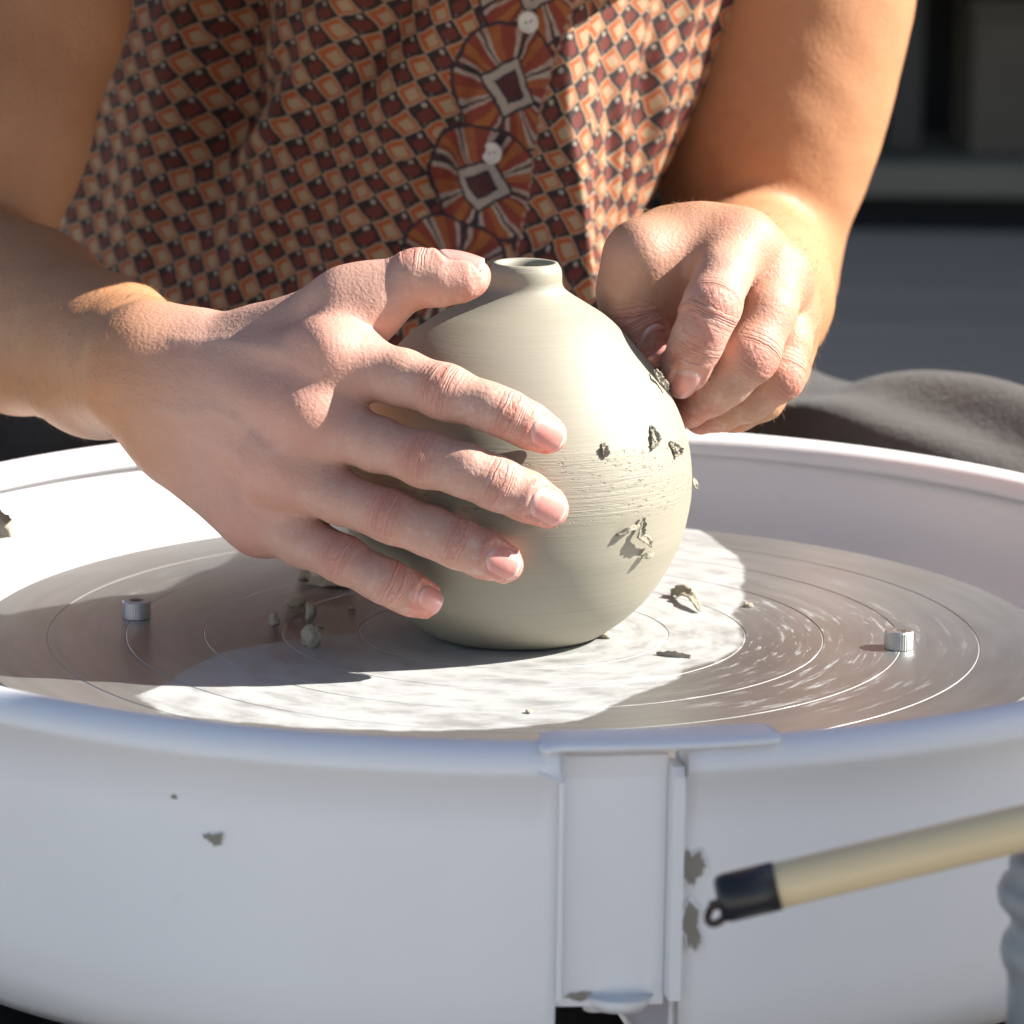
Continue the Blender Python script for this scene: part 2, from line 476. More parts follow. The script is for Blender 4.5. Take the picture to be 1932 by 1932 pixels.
# unseen wall added right of the wheel to keep sun off the pan front
WX, WY = 1.60, -0.115
gw = empty('shade_wall', (WX, WY-0.45, GZ)); tag(gw, 'unseen plastered wall added right of the wheel to shade the pan front', 'wall')
M_PLASTER = mat_simple('pale_plaster', (0.62, 0.59, 0.54), 0.9, 12, 0.10, 0.002)
box('wall_body', (0.06, 0, 1.05), (0.12, 0.9, 2.10), M_PLASTER, gw, 0.004)
box('coping', (0.06, -0.01, 2.125), (0.18, 0.92, 0.05), M_PLASTER, gw, 0.006)
# unseen building behind the deck: walls and roof added to cut light
added_shed = empty('added_shed', (0.6, 4.98, GZ)); tag(added_shed, 'unseen dark timber walls and roof added to darken the deck behind the potter', 'added_shed')
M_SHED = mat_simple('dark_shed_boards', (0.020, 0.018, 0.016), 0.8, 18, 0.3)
wb = None
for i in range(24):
    o = box('wall_board', (0, 0, 1.35), (0.292, 0.03, 2.70), M_SHED, added_shed, 0.004) if wb is None else wb.copy()
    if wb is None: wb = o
    else: COL.objects.link(o); o.parent = added_shed
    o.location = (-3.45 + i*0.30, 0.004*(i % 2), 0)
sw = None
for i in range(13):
    o = box('wall_board', (0, 0, 1.35), (0.03, 0.304, 2.70), M_SHED, added_shed, 0.004) if sw is None else sw.copy()
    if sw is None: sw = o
    else: COL.objects.link(o); o.parent = added_shed
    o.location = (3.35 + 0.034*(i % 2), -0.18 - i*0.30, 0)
box('roof', (0, -0.45, 2.80), (7.4, 1.5, 0.08), M_SHED, added_shed, 0.006)
for xx in (-3.5, 3.5): box('roof_post', (xx, -1.1, 1.38), (0.10, 0.10, 2.76), M_SHED, added_shed, 0.006)
# shelf unit far behind
su = empty('shelf_unit', (0.9, 4.62, GZ+0.043)); tag(su, 'dark wooden shelf unit standing at the back of the deck', 'shelf unit')
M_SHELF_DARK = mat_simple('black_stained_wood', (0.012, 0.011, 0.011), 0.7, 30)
M_SHELF = mat_simple('worn_shelf_board', (0.26, 0.225, 0.16), 0.7, 25, 0.2)
def sbox(name, c, s, m):
    o = box(name, (c[0]-0.9, c[1]-4.62, c[2]-(GZ+0.043)), s, m, su, 0.004); return o
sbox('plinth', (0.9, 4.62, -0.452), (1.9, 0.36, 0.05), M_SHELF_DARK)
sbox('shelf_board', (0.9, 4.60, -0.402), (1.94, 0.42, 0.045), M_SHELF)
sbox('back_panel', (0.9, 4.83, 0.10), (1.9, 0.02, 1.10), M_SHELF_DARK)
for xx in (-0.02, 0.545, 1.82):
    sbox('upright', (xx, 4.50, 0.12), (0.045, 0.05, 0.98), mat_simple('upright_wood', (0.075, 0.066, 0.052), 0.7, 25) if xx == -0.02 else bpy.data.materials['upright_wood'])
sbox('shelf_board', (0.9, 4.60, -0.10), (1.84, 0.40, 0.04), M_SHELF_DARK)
tr = empty('plastic_tray', tuple(P3(1860, 672, 1.62)[:2])+(GZ+0.0425,)); tag(tr, 'low dark blue plastic tray lying on the deck behind the potter', 'tray')
M_TRAY = mat_simple('dark_blue_plastic', (0.03, 0.036, 0.05), 0.5, 40)
box('tray_base', (0.05, 0, 0.006), (0.30, 0.20, 0.010), M_TRAY, tr, 0.002)
for sy in (-1, 1): box('tray_side', (0.05, sy*0.098, 0.028), (0.30, 0.006, 0.035), M_TRAY, tr, 0.002)
for sx in (-1, 1): box('tray_end', (0.05+sx*0.148, 0, 0.028), (0.006, 0.188, 0.034), M_TRAY, tr, 0.002)
bx = empty('storage_box', (0.82, 4.62, -0.379)); tag(bx, 'brown storage box on the lower shelf of the dark unit', 'box')
M_BOXB = mat_simple('brown_card', (0.15, 0.12, 0.085), 0.8, 20, 0.2)
box('box_body', (0, 0, 0.10), (0.36, 0.24, 0.198), M_BOXB, bx, 0.004); box('lid', (0, 0, 0.211), (0.368, 0.248, 0.022), M_BOXB, bx, 0.004)

# ================================================================ POTTER'S WHEEL
IN = 0.0254
wheel = empty('pottery_wheel', (0, 0, GZ)); tag(wheel, 'pottery wheel with a round ringed metal head carrying the clay vase', 'pottery wheel')
prof = [(0.0, 0.0)]
for k in range(1, 7):
    r = k*IN
    prof += [(r-0.00030, 0.0), (r-0.00003, -0.00024), (r+0.00003, -0.00024), (r+0.00030, 0.0)]
    if k < 6: prof += [(r+0.0085, 0.0), (r+0.0170, 0.0)]
prof += [(0.1766, 0.0), (0.1776, -0.0006), (0.1778, -0.0016), (0.1778, -0.018), (0.172, -0.020), (0.03, -0.022), (0.03, -0.16)]
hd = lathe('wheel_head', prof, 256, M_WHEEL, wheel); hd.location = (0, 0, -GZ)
hd.data.polygons.foreach_set('use_smooth', [False]*len(hd.data.polygons))
lathe('drive_shaft', [(0.026, -0.07), (0.028, -0.20)], 32, M_BOLT, wheel).location = (0, 0, -GZ)
box('housing', (0, 0.03, -0.29-GZ), (0.30, 0.42, 0.28), M_HOUSE, wheel, 0.02)
box('table_top', (0, 0.0, -0.106-GZ), (0.52, 0.54, 0.028), M_HOUSE, wheel, 0.010)
for sx in (-1, 1):
    for sy in (-1, 1):
        box('leg', (sx*0.13, 0.03+sy*0.18, (-0.44-GZ)/2+0.0), (0.035, 0.035, -GZ-0.435), M_HOUSE, wheel, 0.003)
def bolt(x, y):
    pr = [(0.0, 0.0002), (0.00475, 0.0002), (0.00475, 0.0055), (0.0044, 0.0060), (0.0023, 0.0060), (0.0023, 0.0040), (0.0, 0.0040)]
    n = 72; V = []; F = []
    for i in range(n):
        a = 2*math.pi*i/n; kn = 1.0 - (0.018 if i % 2 else 0.0)
        for (r, z) in pr:
            rr = r*kn if abs(r-0.00475) < 1e-5 else r
            V.append((rr*math.cos(a), rr*math.sin(a), z))
    m = len(pr)
    for i in range(n):
        j = (i+1) % n
        for k in range(m-1): F.append((i*m+k, j*m+k, j*m+k+1, i*m+k+1))
    o = mesh_obj('bolt', V, F, M_BOLT, hd, smooth=False); o.location = (x, y, 0)
    s = lathe('socket_clay', [(0.0, 0.0052), (0.0012, 0.0053), (0.0022, 0.0048)], 20, M_SOCKET, None)
    s.data.name = 'socket_clay'
    # the clay packed in the socket is part of the bolt's look: joined below it
    bm = bmesh.new(); bm.from_mesh(o.data); bm.from_mesh(s.data)
    for f in bm.faces:
        if f.index >= len(o.data.polygons): f.material_index = 1
    bm.to_mesh(o.data); bm.free(); bpy.data.objects.remove(s); o.data.materials.append(M_SOCKET)
    return o
bolt(-0.1252, 0.0125); bolt(0.1252, -0.0165)

# ---------------------------------------------------------------- splash pan
pan = empty('splash_pan', (0, 0, -0.078)); tag(pan, 'large round white plastic splash pan enclosing the wheel head', 'splash pan')
ZP = 0.078
# closed profile: outside wall, rolled lip, inside wall, floor
lip = []
for k in range(13):
    a = math.radians(-20 + 220*k/12)
    lip.append((0.2345 + 0.0080*math.cos(a), 0.0195 + 0.0062*math.sin(a)))
def pan_prof(t=0.0, liptop=True):
    outer = [(0.060, -0.0775), (0.205, -0.0775), (0.222, -0.075), (0.2315, -0.068), (0.2352, -0.058), (0.2358, -0.045), (0.2365, 0.0), (0.2368, 0.0145)]
    inner = [(0.2295, 0.0190), (0.2270, 0.0130), (0.2262, 0.0), (0.2255, -0.045), (0.2245, -0.058), (0.2205, -0.066), (0.213, -0.071), (0.202, -0.0735), (0.060, -0.0735)]
    return outer + lip + inner
def ang_of(px, y):           # wheel-centred angle on the front of the pan for a photo column
    x = P3(px, 1600, -0.235)[0]
    return -math.pi/2 + math.asin(x/0.2365)
aL0, aL1 = ang_of(1052, 0), ang_of(1064, 0)
aR0, aR1 = ang_of(1264, 0), ang_of(1288, 0)
pp = [(r, z+ZP) for r, z in pan_prof()]
lathe('half_basin', pp, 150, M_PAN, pan, a0=math.pi/2+0.001, a1=2*math.pi+aL0, closed=True)
lathe('half_basin', pp, 150, M_PAN, pan, a0=aR1, a1=math.pi/2-0.001, closed=True)
# recessed joint panel, its raised flange and the cap that clips the halves together
zb = -0.0505
jp = [(0.2300, zb), (0.2325, zb), (0.2328, 0.0150), (0.2345, 0.0215), (0.2300, 0.0215)]
lathe('joint_panel', [(r, z+ZP) for r, z in jp], 24, M_PAN, pan, a0=aL0+0.0006, a1=aR0-0.0006, closed=True, smooth=False)
fl = [(0.2290, -0.0475), (0.2395, -0.0475), (0.2400, 0.0160), (0.2385, 0.0190), (0.2290, 0.0190)]
lathe('flange', [(r, z+ZP) for r, z in fl], 6, M_PAN, pan, a0=aR0+0.0001, a1=aR0+0.014, closed=True, smooth=False)
lathe('flange', [(r, z+ZP) for r, z in [(0.2300, -0.0475), (0.2372, -0.0475), (0.2374, 0.0150), (0.2300, 0.0150)]], 4, M_PAN, pan, a0=aL0+0.0002, a1=aL0+0.006, closed=True, smooth=False)
def cap():
    a0, a1 = ang_of(1030, 0)-0.012, ang_of(1452, 0)+0.010
    n = 44; V = []; F = []
    pr = [(0.2272, 0.0264), (0.2282, 0.0254), (0.2400, 0.0246), (0.2425, 0.0249), (0.2432, 0.0258), (0.2424, 0.0268), (0.2390, 0.0275), (0.2310, 0.0279), (0.2280, 0.0274)]
    rc, zc = 0.2350, 0.0266
    for i in range(n+1):
        t = i/n; a = a0 + (a1-a0)*t
        e = 1.0
        d = min(t/0.02, (1-t)/0.035)
        if d < 1: e = math.sqrt(max(0.02, 1-(1-d)**2))
        drop = -0.0012*max(0, 1-t/0.1)
        for (r, z) in pr:
            V.append(((rc+(r-rc)*e)*math.cos(a), (rc+(r-rc)*e)*math.sin(a), zc+(z-zc)*max(e, .35)+drop+ZP))
    m = len(pr)
    for i in range(n):
        for k in range(m):
            l = (k+1) % m; F.append((i*m+k, (i+1)*m+k, (i+1)*m+l, i*m+l))
    F.append(tuple(range(m))[::-1]); F.append(tuple(n*m+k for k in range(m)))
    mesh_obj('joint_cap', V, F, M_PAN, pan)
cap()
# gusset folding the left end of the lip down to the joint panel
gA = ang_of(1018, 0)
def pol(r, a, z): return (r*math.cos(a), r*math.sin(a), z+ZP)
gv = [pol(0.2345, gA, 0.0268), pol(0.2434, gA-0.004, 0.0190), pol(0.2434, aL0+0.002, 0.0165), pol(0.2360, aL0+0.008, 0.0262), pol(0.2300, gA, 0.0250), pol(0.2300, aL0+0.008, 0.0250), pol(0.2330, aL0+0.004, 0.0165), pol(0.2330, gA-0.004, 0.0190)]
mesh_obj('gusset', gv, [(0, 1, 2), (0, 2, 3), (0, 3, 5, 4), (3, 2, 6, 5), (1, 0, 4, 7), (1, 7, 6, 2), (4, 5, 6, 7)], M_PAN, pan, smooth=False)
# moulded feet under the joint
for px, r_, h in ((1133, 0.004, 0.006), (1180, 0.010, 0.004)):
    a = ang_of(px, 0); c = pol(0.229, a, -0.0495)
    bm = bmesh.new(); bmesh.ops.create_cone(bm, cap_ends=True, segments=20, radius1=r_*0.8, radius2=r_, depth=h)
    bmesh.ops.translate(bm, vec=c, verts=bm.verts); from_bm('moulded_foot', bm, M_PAN, pan)

# dried clay marks on the outside of the pan
def blob_mark(name, px, py, w_, h_, label, seed, r_wall=0.2367, rot=0.0):
    rr = random.Random(seed); p = P3(px, py, -0.236); a = math.atan2(p[1], p[0])
    a = -math.pi/2 + math.asin(max(-1, min(1, p[0]/r_wall)))
    zc = P3(px, py, r_wall*math.sin(a))[2]
    n = 26; V = []; F = []
    ph = [rr.uniform(0, 6.28) for _ in range(5)]
    for ring, (f, hh) in enumerate(((1.0, 0.0), (0.93, 0.00016), (0.5, 0.0002))):
        for i in range(n):
            t = 2*math.pi*i/n
            k = f*(1 + 0.22*math.sin(2*t+ph[0]) + 0.16*math.sin(3*t+ph[1]) + 0.12*math.sin(5*t+ph[2]) + 0.07*math.sin(9*t+ph[3]))
            du, dv = w_*k*math.cos(t), h_*k*math.sin(t)
            du, dv = du*math.cos(rot)-dv*math.sin(rot), du*math.sin(rot)+dv*math.cos(rot)
            aa = a + du/r_wall; R_ = r_wall + hh - 0.00006
            V.append((R_*math.cos(aa), R_*math.sin(aa), zc+dv))
    V.append(((r_wall+0.0002)*math.cos(a), (r_wall+0.0002)*math.sin(a), zc))
    for ring in range(2):
        for i in range(n):
            j = (i+1) % n; F.append((ring*n+i, ring*n+j, (ring+1)*n+j, (ring+1)*n+i))
    for i in range(n): F.append((2*n+i, 2*n+(i+1) % n, 3*n))
    o = mesh_obj(name, V, F, M_SMEAR); attr(o, 'edge', [0.0]*n + [0.35]*n + [1.0]*(n+1)); tag(o, label, 'clay smear', 'dried clay smears on the pan wall')
    return o
blob_mark('clay_smear', 401, 1583, 0.0022, 0.0026, 'larger grey speck of dried clay on the left pan wall, hooked at its left', 1)
blob_mark('clay_smear', 384, 1577, 0.0016, 0.0009, 'thin tail beside the larger speck on the left pan wall', 2)
blob_mark('clay_smear', 318, 1503, 0.0009, 0.0009, 'tiny grey dot of dried clay high on the left pan wall', 3)
blob_mark('clay_smear', 1308, 1636, 0.0032, 0.0066, 'upper grey-brown clay smear beside the joint flange', 4, 0.2369)
blob_mark('clay_smear', 1305, 1747, 0.0034, 0.0068, 'lower grey-brown clay smear beside the joint flange, near the rod cap', 5, 0.2369)
blob_mark('clay_smear', 1092, 1879, 0.0048, 0.0013, 'flat brown clay streak at the foot of the joint panel', 6, 0.2327)

# ================================================================ VASE
prof_px = [(1055.1, 507.4), (1058.5, 513), (1060.4, 525), (1062, 546), (1066, 553), (1076, 561), (1108, 582), (1140, 603), (1175, 635), (1210.6, 673.5), (1246, 719), (1274, 769), (1292, 815), (1301, 854), (1305, 893),
           (1304, 940), (1298.9, 970), (1288, 1013), (1273.4, 1047), (1250, 1090), (1221, 1128), (1187, 1160), (1150, 1187), (1128, 1201)]
def vase_axis(z):
    t = min(1, max(0, (z-0.095)/0.017)); t = t*t*(3-2*t)
    return (0.0002 + 0.0022*t, 0.0)
vp = []
for px, py in prof_px:
    p = P3(px, py, 0.0); vp.append((p[0]-vase_axis(p[2])[0], max(0.0, p[2]+0.0012)))
vz = np.array([z for r, z in vp])[::-1]; vr = np.array([r for r, z in vp])[::-1]
zs = np.linspace(0.0012, vz[-1], 150)
def pchip(xs, x, y):          # smooth monotone-ish interpolation (Catmull-Rom on a non-uniform grid)
    m = np.gradient(y, x); k = np.clip(np.searchsorted(x, xs)-1, 0, len(x)-2)
    h = x[k+1]-x[k]; t = np.clip((xs-x[k])/h, 0, 1)
    return (2*t**3-3*t**2+1)*y[k] + (t**3-2*t**2+t)*h*m[k] + (-2*t**3+3*t**2)*y[k+1] + (t**3-t**2)*h*m[k+1]
order = np.argsort(vz); vz, vr = vz[order], vr[order]
keep = np.r_[True, np.diff(vz) > 1e-5]; vz, vr = vz[keep], vr[keep]
rs = pchip(zs, vz, vr)
def vase_r(z): return float(np.interp(z, zs, rs))
ztop = zs[-1]; rt = rs[-1]
vprof = [(0.0, 0.0003), (rs[0]-0.002, 0.0003)] + list(zip(rs, zs)) + [(rt-0.0004, ztop+0.0007), (rt-0.0012, ztop+0.0009), (rt-0.0020, ztop+0.0004), (rt-0.0023, ztop-0.001), (rt-0.0021, ztop-0.006), (rt-0.0010, ztop-0.012)]
vprof += [(vase_r(z)-0.006, z) for z in np.linspace(ztop-0.020, 0.006, 14)] + [(0.0, 0.0055)]
vase = lathe('clay_vase', vprof, 200, M_CLAY, None, ctr=vase_axis)
tag(vase, 'round narrow-necked grey clay vase being trimmed at the centre of the wheel head', 'vase')

# clay shavings and crumbs
def lump(name, loc, s, seed, label, group='clay crumbs on the wheel head', rot=(0, 0, 0), cat='clay crumb', rough=0.46):
    rr = random.Random(seed); bm = bmesh.new(); bmesh.ops.create_icosphere(bm, subdivisions=3, radius=1.0)
    ph = [Vector((rr.uniform(-1, 1), rr.uniform(-1, 1), rr.uniform(-1, 1))).normalized() for _ in range(14)]
    am = [rr.uniform(-1, 1) for _ in range(14)]
    for v in bm.verts:
        n = v.co.normalized(); d = 0.0
        for i, p in enumerate(ph): d += am[i]*math.sin((2.0+i*0.55)*n.dot(p)*2.2 + i)/(1+i*0.25)
        v.co = n*(1 + rough*0.5*d)
        if v.co.z < -0.7: v.co.z = -0.7
    bmesh.ops.scale(bm, vec=s, verts=bm.verts)
    bmesh.ops.rotate(bm, cent=(0, 0, 0), matrix=Matrix.Rotation(rot[2], 3, 'Z') @ Matrix.Rotation(rot[1], 3, 'Y') @ Matrix.Rotation(rot[0], 3, 'X'), verts=bm.verts)
    zmin = min(v.co.z for v in bm.verts)
    if group == 'clay crumbs on the wheel head': bmesh.ops.translate(bm, vec=(0, 0, -zmin+0.0001), verts=bm.verts)
    o = from_bm(name, bm, M_CRUMB); o.location = loc
    return tag(o, label, cat, group)
lump('clay_crumb', (-0.0790, 0.0040, 0), (0.0016, 0.0016, 0.0024), 11, 'small upright clay crumb, leftmost in the vase shadow')
lump('clay_crumb', (-0.0735, 0.0310, 0), (0.0034, 0.0020, 0.0018), 12, 'pale flat clay crumb behind the small upright one', rot=(0, 0, 0.3))
lump('clay_crumb', (-0.0672, 0.0100, 0), (0.0018, 0.0020, 0.0036), 13, 'narrow upright clay crumb just behind the biggest lump', rot=(0.2, 0.15, 0))
lump('clay_crumb', (-0.0650, -0.0250, 0), (0.0031, 0.0026, 0.0042), 14, 'biggest two-part clay lump standing on the shaded metal')
lump('clay_crumb', (-0.0630, 0.0620, 0), (0.0076, 0.0030, 0.0020), 15, 'long knobbly clay crumb half under the little finger', rot=(0, 0, -0.25))
lump('clay_crumb', (-0.0725, 0.0720, 0), (0.0021, 0.0020, 0.0028), 16, 'round clay crumb left of the long knobbly one')
lump('clay_crumb', (-0.0545, 0.0280, 0), (0.0012, 0.0010, 0.0008), 17, 'tiny crumb below the little fingertip')
lump('clay_crumb', (0.0300, -0.0080, 0), (0.0022, 0.0014, 0.0012), 18, 'small clay crumb at the foot of the vase on the lit side')
lump('clay_crumb', (0.0792, 0.0395, 0), (0.0016, 0.0012, 0.0008), 19, 'tiny crumb alone on bare metal right of the flake')
lump('clay_crumb', (0.0050, -0.1060, 0), (0.0010, 0.0010, 0.0006), 20, 'tiny crumb on the pale patch near the front rim')

def shaving(name, pts, wid, label, seed, group, cat='clay shaving', thick=0.0006):
    """a torn curled ribbon of clay through pts"""
    rr = random.Random(seed); P = [Vector(p) for p in pts]
    # resample
    Q = []
    for i in range(len(P)-1):
        for k in range(5): Q.append(P[i].lerp(P[i+1], k/5))
    Q.append(P[-1]); V = []; F = []; n = len(Q)
    for i, p in enumerate(Q):
        t = (Q[min(i+1, n-1)]-Q[max(i-1, 0)]).normalized()
        s = t.cross(Vector((0.2, -1, 0.3))).normalized(); nn = s.cross(t)
        f = math.sin(math.pi*(0.12+0.76*i/(n-1)))*rr.uniform(0.65, 1.25)
        curl = 0.35*wid
        for (a, b) in ((-1, curl), (-0.5, 0.0), (0, -0.12*curl), (0.5, 0.0), (1, curl)):
            V.append(p + s*(a*wid*f) + nn*(b*f + rr.uniform(-1, 1)*thick*0.4))
        for (a, b) in ((1, curl), (0.5, 0.0), (0, -0.12*curl), (-0.5, 0.0), (-1, curl)):
            V.append(p + s*(a*wid*f) + nn*(b*f - thick*rr.uniform(0.7, 1.5)))
    for i in range(n-1):
        for k in range(10):
            l = (k+1) % 10; F.append((i*10+k, i*10+l, (i+1)*10+l, (i+1)*10+k))
    F.append(tuple(range(10))[::-1]); F.append(tuple((n-1)*10+k for k in range(10)))
    return tag(mesh_obj(name, V, F, M_CRUMB), label, cat, group)
def on_vase(px, py, off=0.0006):
    """the point of the vase's front seen along (px, py)"""
    lo, hi = -0.075, 0.0
    for _ in range(40):
        mid = (lo+hi)/2; p = P3(px, py, mid); ax = vase_axis(p[2])[0]
        r = vase_r(p[2]); inside = (p[0]-ax)**2 + mid**2 < r*r
        if inside: hi = mid
        else: lo = mid
    p = P3(px, py, lo); n = Vector((p[0]-vase_axis(p[2])[0], lo, 0)).normalized()
    return Vector(p) + n*off
gv_ = 'torn clay curls sticking to the vase'
shaving('clay_shaving', [on_vase(1225, 802, .0004), on_vase(1228, 815, .0016), on_vase(1231, 832, .0022), on_vase(1226, 846, .0006)], 0.0013, 'tallest dark curl sticking up on the vase belly below the right hand', 31, gv_)
shaving('clay_shaving', [on_vase(1136, 835, .0004), on_vase(1139, 846, .0015), on_vase(1140, 862, .0006)], 0.0012, 'small dark curl on the vase nearest the index fingertip', 32, gv_)
shaving('clay_shaving', [on_vase(1261, 834, .0006), on_vase(1268, 842, .0018), on_vase(1273, 850, .0018), on_vase(1270, 860, .0006)], 0.0014, 'crumpled curl at the right edge of the trimmed band', 33, gv_)
shaving('clay_shaving', [on_vase(1309, 902, .0000), P3(1312, 912, -0.004), P3(1315, 924, -0.005)], 0.0008, 'pale scrap sticking out of the vase outline at its widest', 34, gv_)
shaving('clay_shaving', [on_vase(1210, 974, .0014), on_vase(1206, 990, .0020), on_vase(1199, 1008, .0026), on_vase(1213, 1019, .0028), on_vase(1222, 1030, .0016)], 0.0013, 'large looped curl hanging on the lower right of the vase', 35, gv_)
shaving('clay_shaving', [on_vase(1162, 1010, .0006), on_vase(1180, 996, .0022), on_vase(1196, 988, .0026)], 0.0009, 'thin whisker of clay left of the large looped curl', 36, gv_)
shaving('clay_shaving', [on_vase(1206, 1050, .0008), on_vase(1214, 1046, .0022), on_vase(1222, 1040, .0024)], 0.0010, 'short scrap under the large looped curl', 37, gv_)
shaving('clay_shaving', [P3(1236, 697, -0.012), P3(1243, 706, -0.014), P3(1247, 716, -0.012), P3(1256, 724, -0.012), P3(1260, 736, -0.012)], 0.0012, 'fresh knobbly shaving curling up at the right index fingertip', 38, gv_)
shaving('clay_shaving', [(0.0535, 0.0560, 0.0010), (0.0575, 0.0500, 0.0030), (0.0605, 0.0400, 0.0032), (0.0625, 0.0290, 0.0012)], 0.0022, 'long curled flake of clay lying on the white patch beside the vase', 39, 'clay flakes on the wheel head')
shaving('clay_shaving', [(-0.0690, 0.0250, 0.0010), (-0.0715, 0.0190, 0.0022), (-0.0745, 0.0125, 0.0010)], 0.0010, 'thin dark flake standing between the shaded crumbs', 40, 'clay flakes on the wheel head')
shaving('clay_shaving', [(0.046, -0.030, 0.0006), (0.052, -0.033, 0.0008), (0.057, -0.034, 0.0006)], 0.0011, 'thin pale flake lying flat in front of the vase', 41, 'clay flakes on the wheel head')
lump('clay_lump', tuple(P3(0, 992, 0.06)), (0.0040, 0.004, 0.0062), 51, 'beige clay lump stuck inside the pan at the far left', 'clay lumps on the pan', cat='clay lump')

# ================================================================ FOREGROUND ROD AND TUBE
YR = -0.335
a_, b_ = Vector(P3(1450, 1675, YR)), Vector(P3(1932, 1562, YR))
ax_ = (b_-a_).normalized(); R0 = PX(45.5, YR)
rod = empty('wooden_rod', tuple(a_)); tag(rod, 'pale bamboo rod with a black end cap lying across the ribbed tube', 'rod')
def rel(o):
    o.data.transform(Matrix.Translation(-Vector(a_))); return o
rel(tube('rod_shaft', [a_+ax_*t for t in np.linspace(-0.004, 0.34, 30)], R0, M_ROD, rod, n=40))
rc = R0*1.07
rel(tube('end_cap', [a_+ax_*t for t in (0.0022, 0.0021, -0.0105, -0.0122, -0.0130, -0.0132)], [R0*0.98, rc, rc, rc*0.93, rc*0.72, rc*0.02], M_BLACK, rod, n=40))
tip_ = a_ - ax_*0.0128 + Vector((0, 0, -0.0012))
rel(tube('hook_stem', [tip_+ax_*0.004, tip_-ax_*0.0022], 0.0013, M_RUST, rod, n=12))
cR = Vector(P3(1355, 1721, YR))
ring_pts = []
for i in range(29):
    t = 2*math.pi*i/28; ring_pts.append(cR + ax_*0.0026*math.cos(t) + Vector((0.25, 0.5, 0.83)).normalized()*0.0030*math.sin(t))
rel(tube('hook_ring', ring_pts, 0.0010, M_RUST, rod, n=12, caps=False))
tc = P3(2062, 1700, YR+0.012)
rt_ = PX(172, YR)
ptop = P3(1900, 1628, YR)[2]
ztp = ptop
tp = [(0.0, 0.0), (rt_*0.80, 0.0)]
zz = [(-0.000, .80), (-0.0015, 0.955), (-0.004, 0.985), (-0.0075, .975), (-0.0085, 1.06), (-0.0110, 1.11), (-0.0140, 1.09), (-0.0158, 1.02), (-0.0170, .95), (-0.0205, .94), (-0.0222, .98), (-0.0240, 1.03), (-0.0270, 1.05), (-0.0300, 1.02), (-0.0320, .96), (-0.036, .945), (-0.060, .945)]
tp = [(0.0, 0.0)] + [(rt_*f, z) for z, f in zz] + [(rt_*.945, GZ-ztp+0.02), (rt_*1.4, GZ-ztp+0.02), (rt_*1.4, GZ-ztp+0.001), (0, GZ-ztp+0.001)]
rtube = empty('ribbed_tube', (tc[0], YR+0.012, GZ)); tag(rtube, 'grey ribbed plastic tube standing upright under the wooden rod', 'tube')
lathe('tube_body', [(r, z+ztp-GZ) for r, z in tp[:18]+tp[17:]], 64, M_TUBE, rtube)

# ================================================================ PERSON
def smin(a, b, k):
    h = np.maximum(k-np.abs(a-b), 0.0)/k
    return np.minimum(a, b) - h*h*k*0.25
class Prim:
    __slots__ = ('a', 'b', 'ra', 'rb', 'n', 'fl', 'k')
    def __init__(s, a, b, ra, rb, k=0.004, n=None, fl=1.0):
        s.a, s.b, s.ra, s.rb, s.k, s.fl = np.array(a, float), np.array(b, float), ra, rb, k, fl
        s.n = None if n is None else np.array(n, float)/np.linalg.norm(n)
    def d(s, p):
        ba = s.b-s.a; L = float(ba@ba) + 1e-12; pa = p-s.a
        t = np.minimum(np.maximum(pa@ba/L, 0.0), 1.0); q = pa - t[:, None]*ba
        r = s.ra + (s.rb-s.ra)*t
        if s.n is None: return np.sqrt(np.einsum('ij,ij->i', q, q)) - r
        qn = q@s.n; q = q + (qn*(1/s.fl-1))[:, None]*s.n       # squashed along n
        l = np.sqrt((q*q).sum(1)) + 1e-9
        g = np.sqrt(np.maximum((l*l - (qn/s.fl)**2) + (qn/s.fl)**2/s.fl**2, 1e-12))/l
        return (l - r)/np.maximum(g, 1.0)
def chain(pts, rad, k=0.004, n=None, fl=1.0, k0=None):
    o = []
    for i in range(len(pts)-1):
        o.append(Prim(pts[i], pts[i+1], rad[i], rad[i+1], (k0 if (i == 0 and k0) else k), n, fl))
    return o
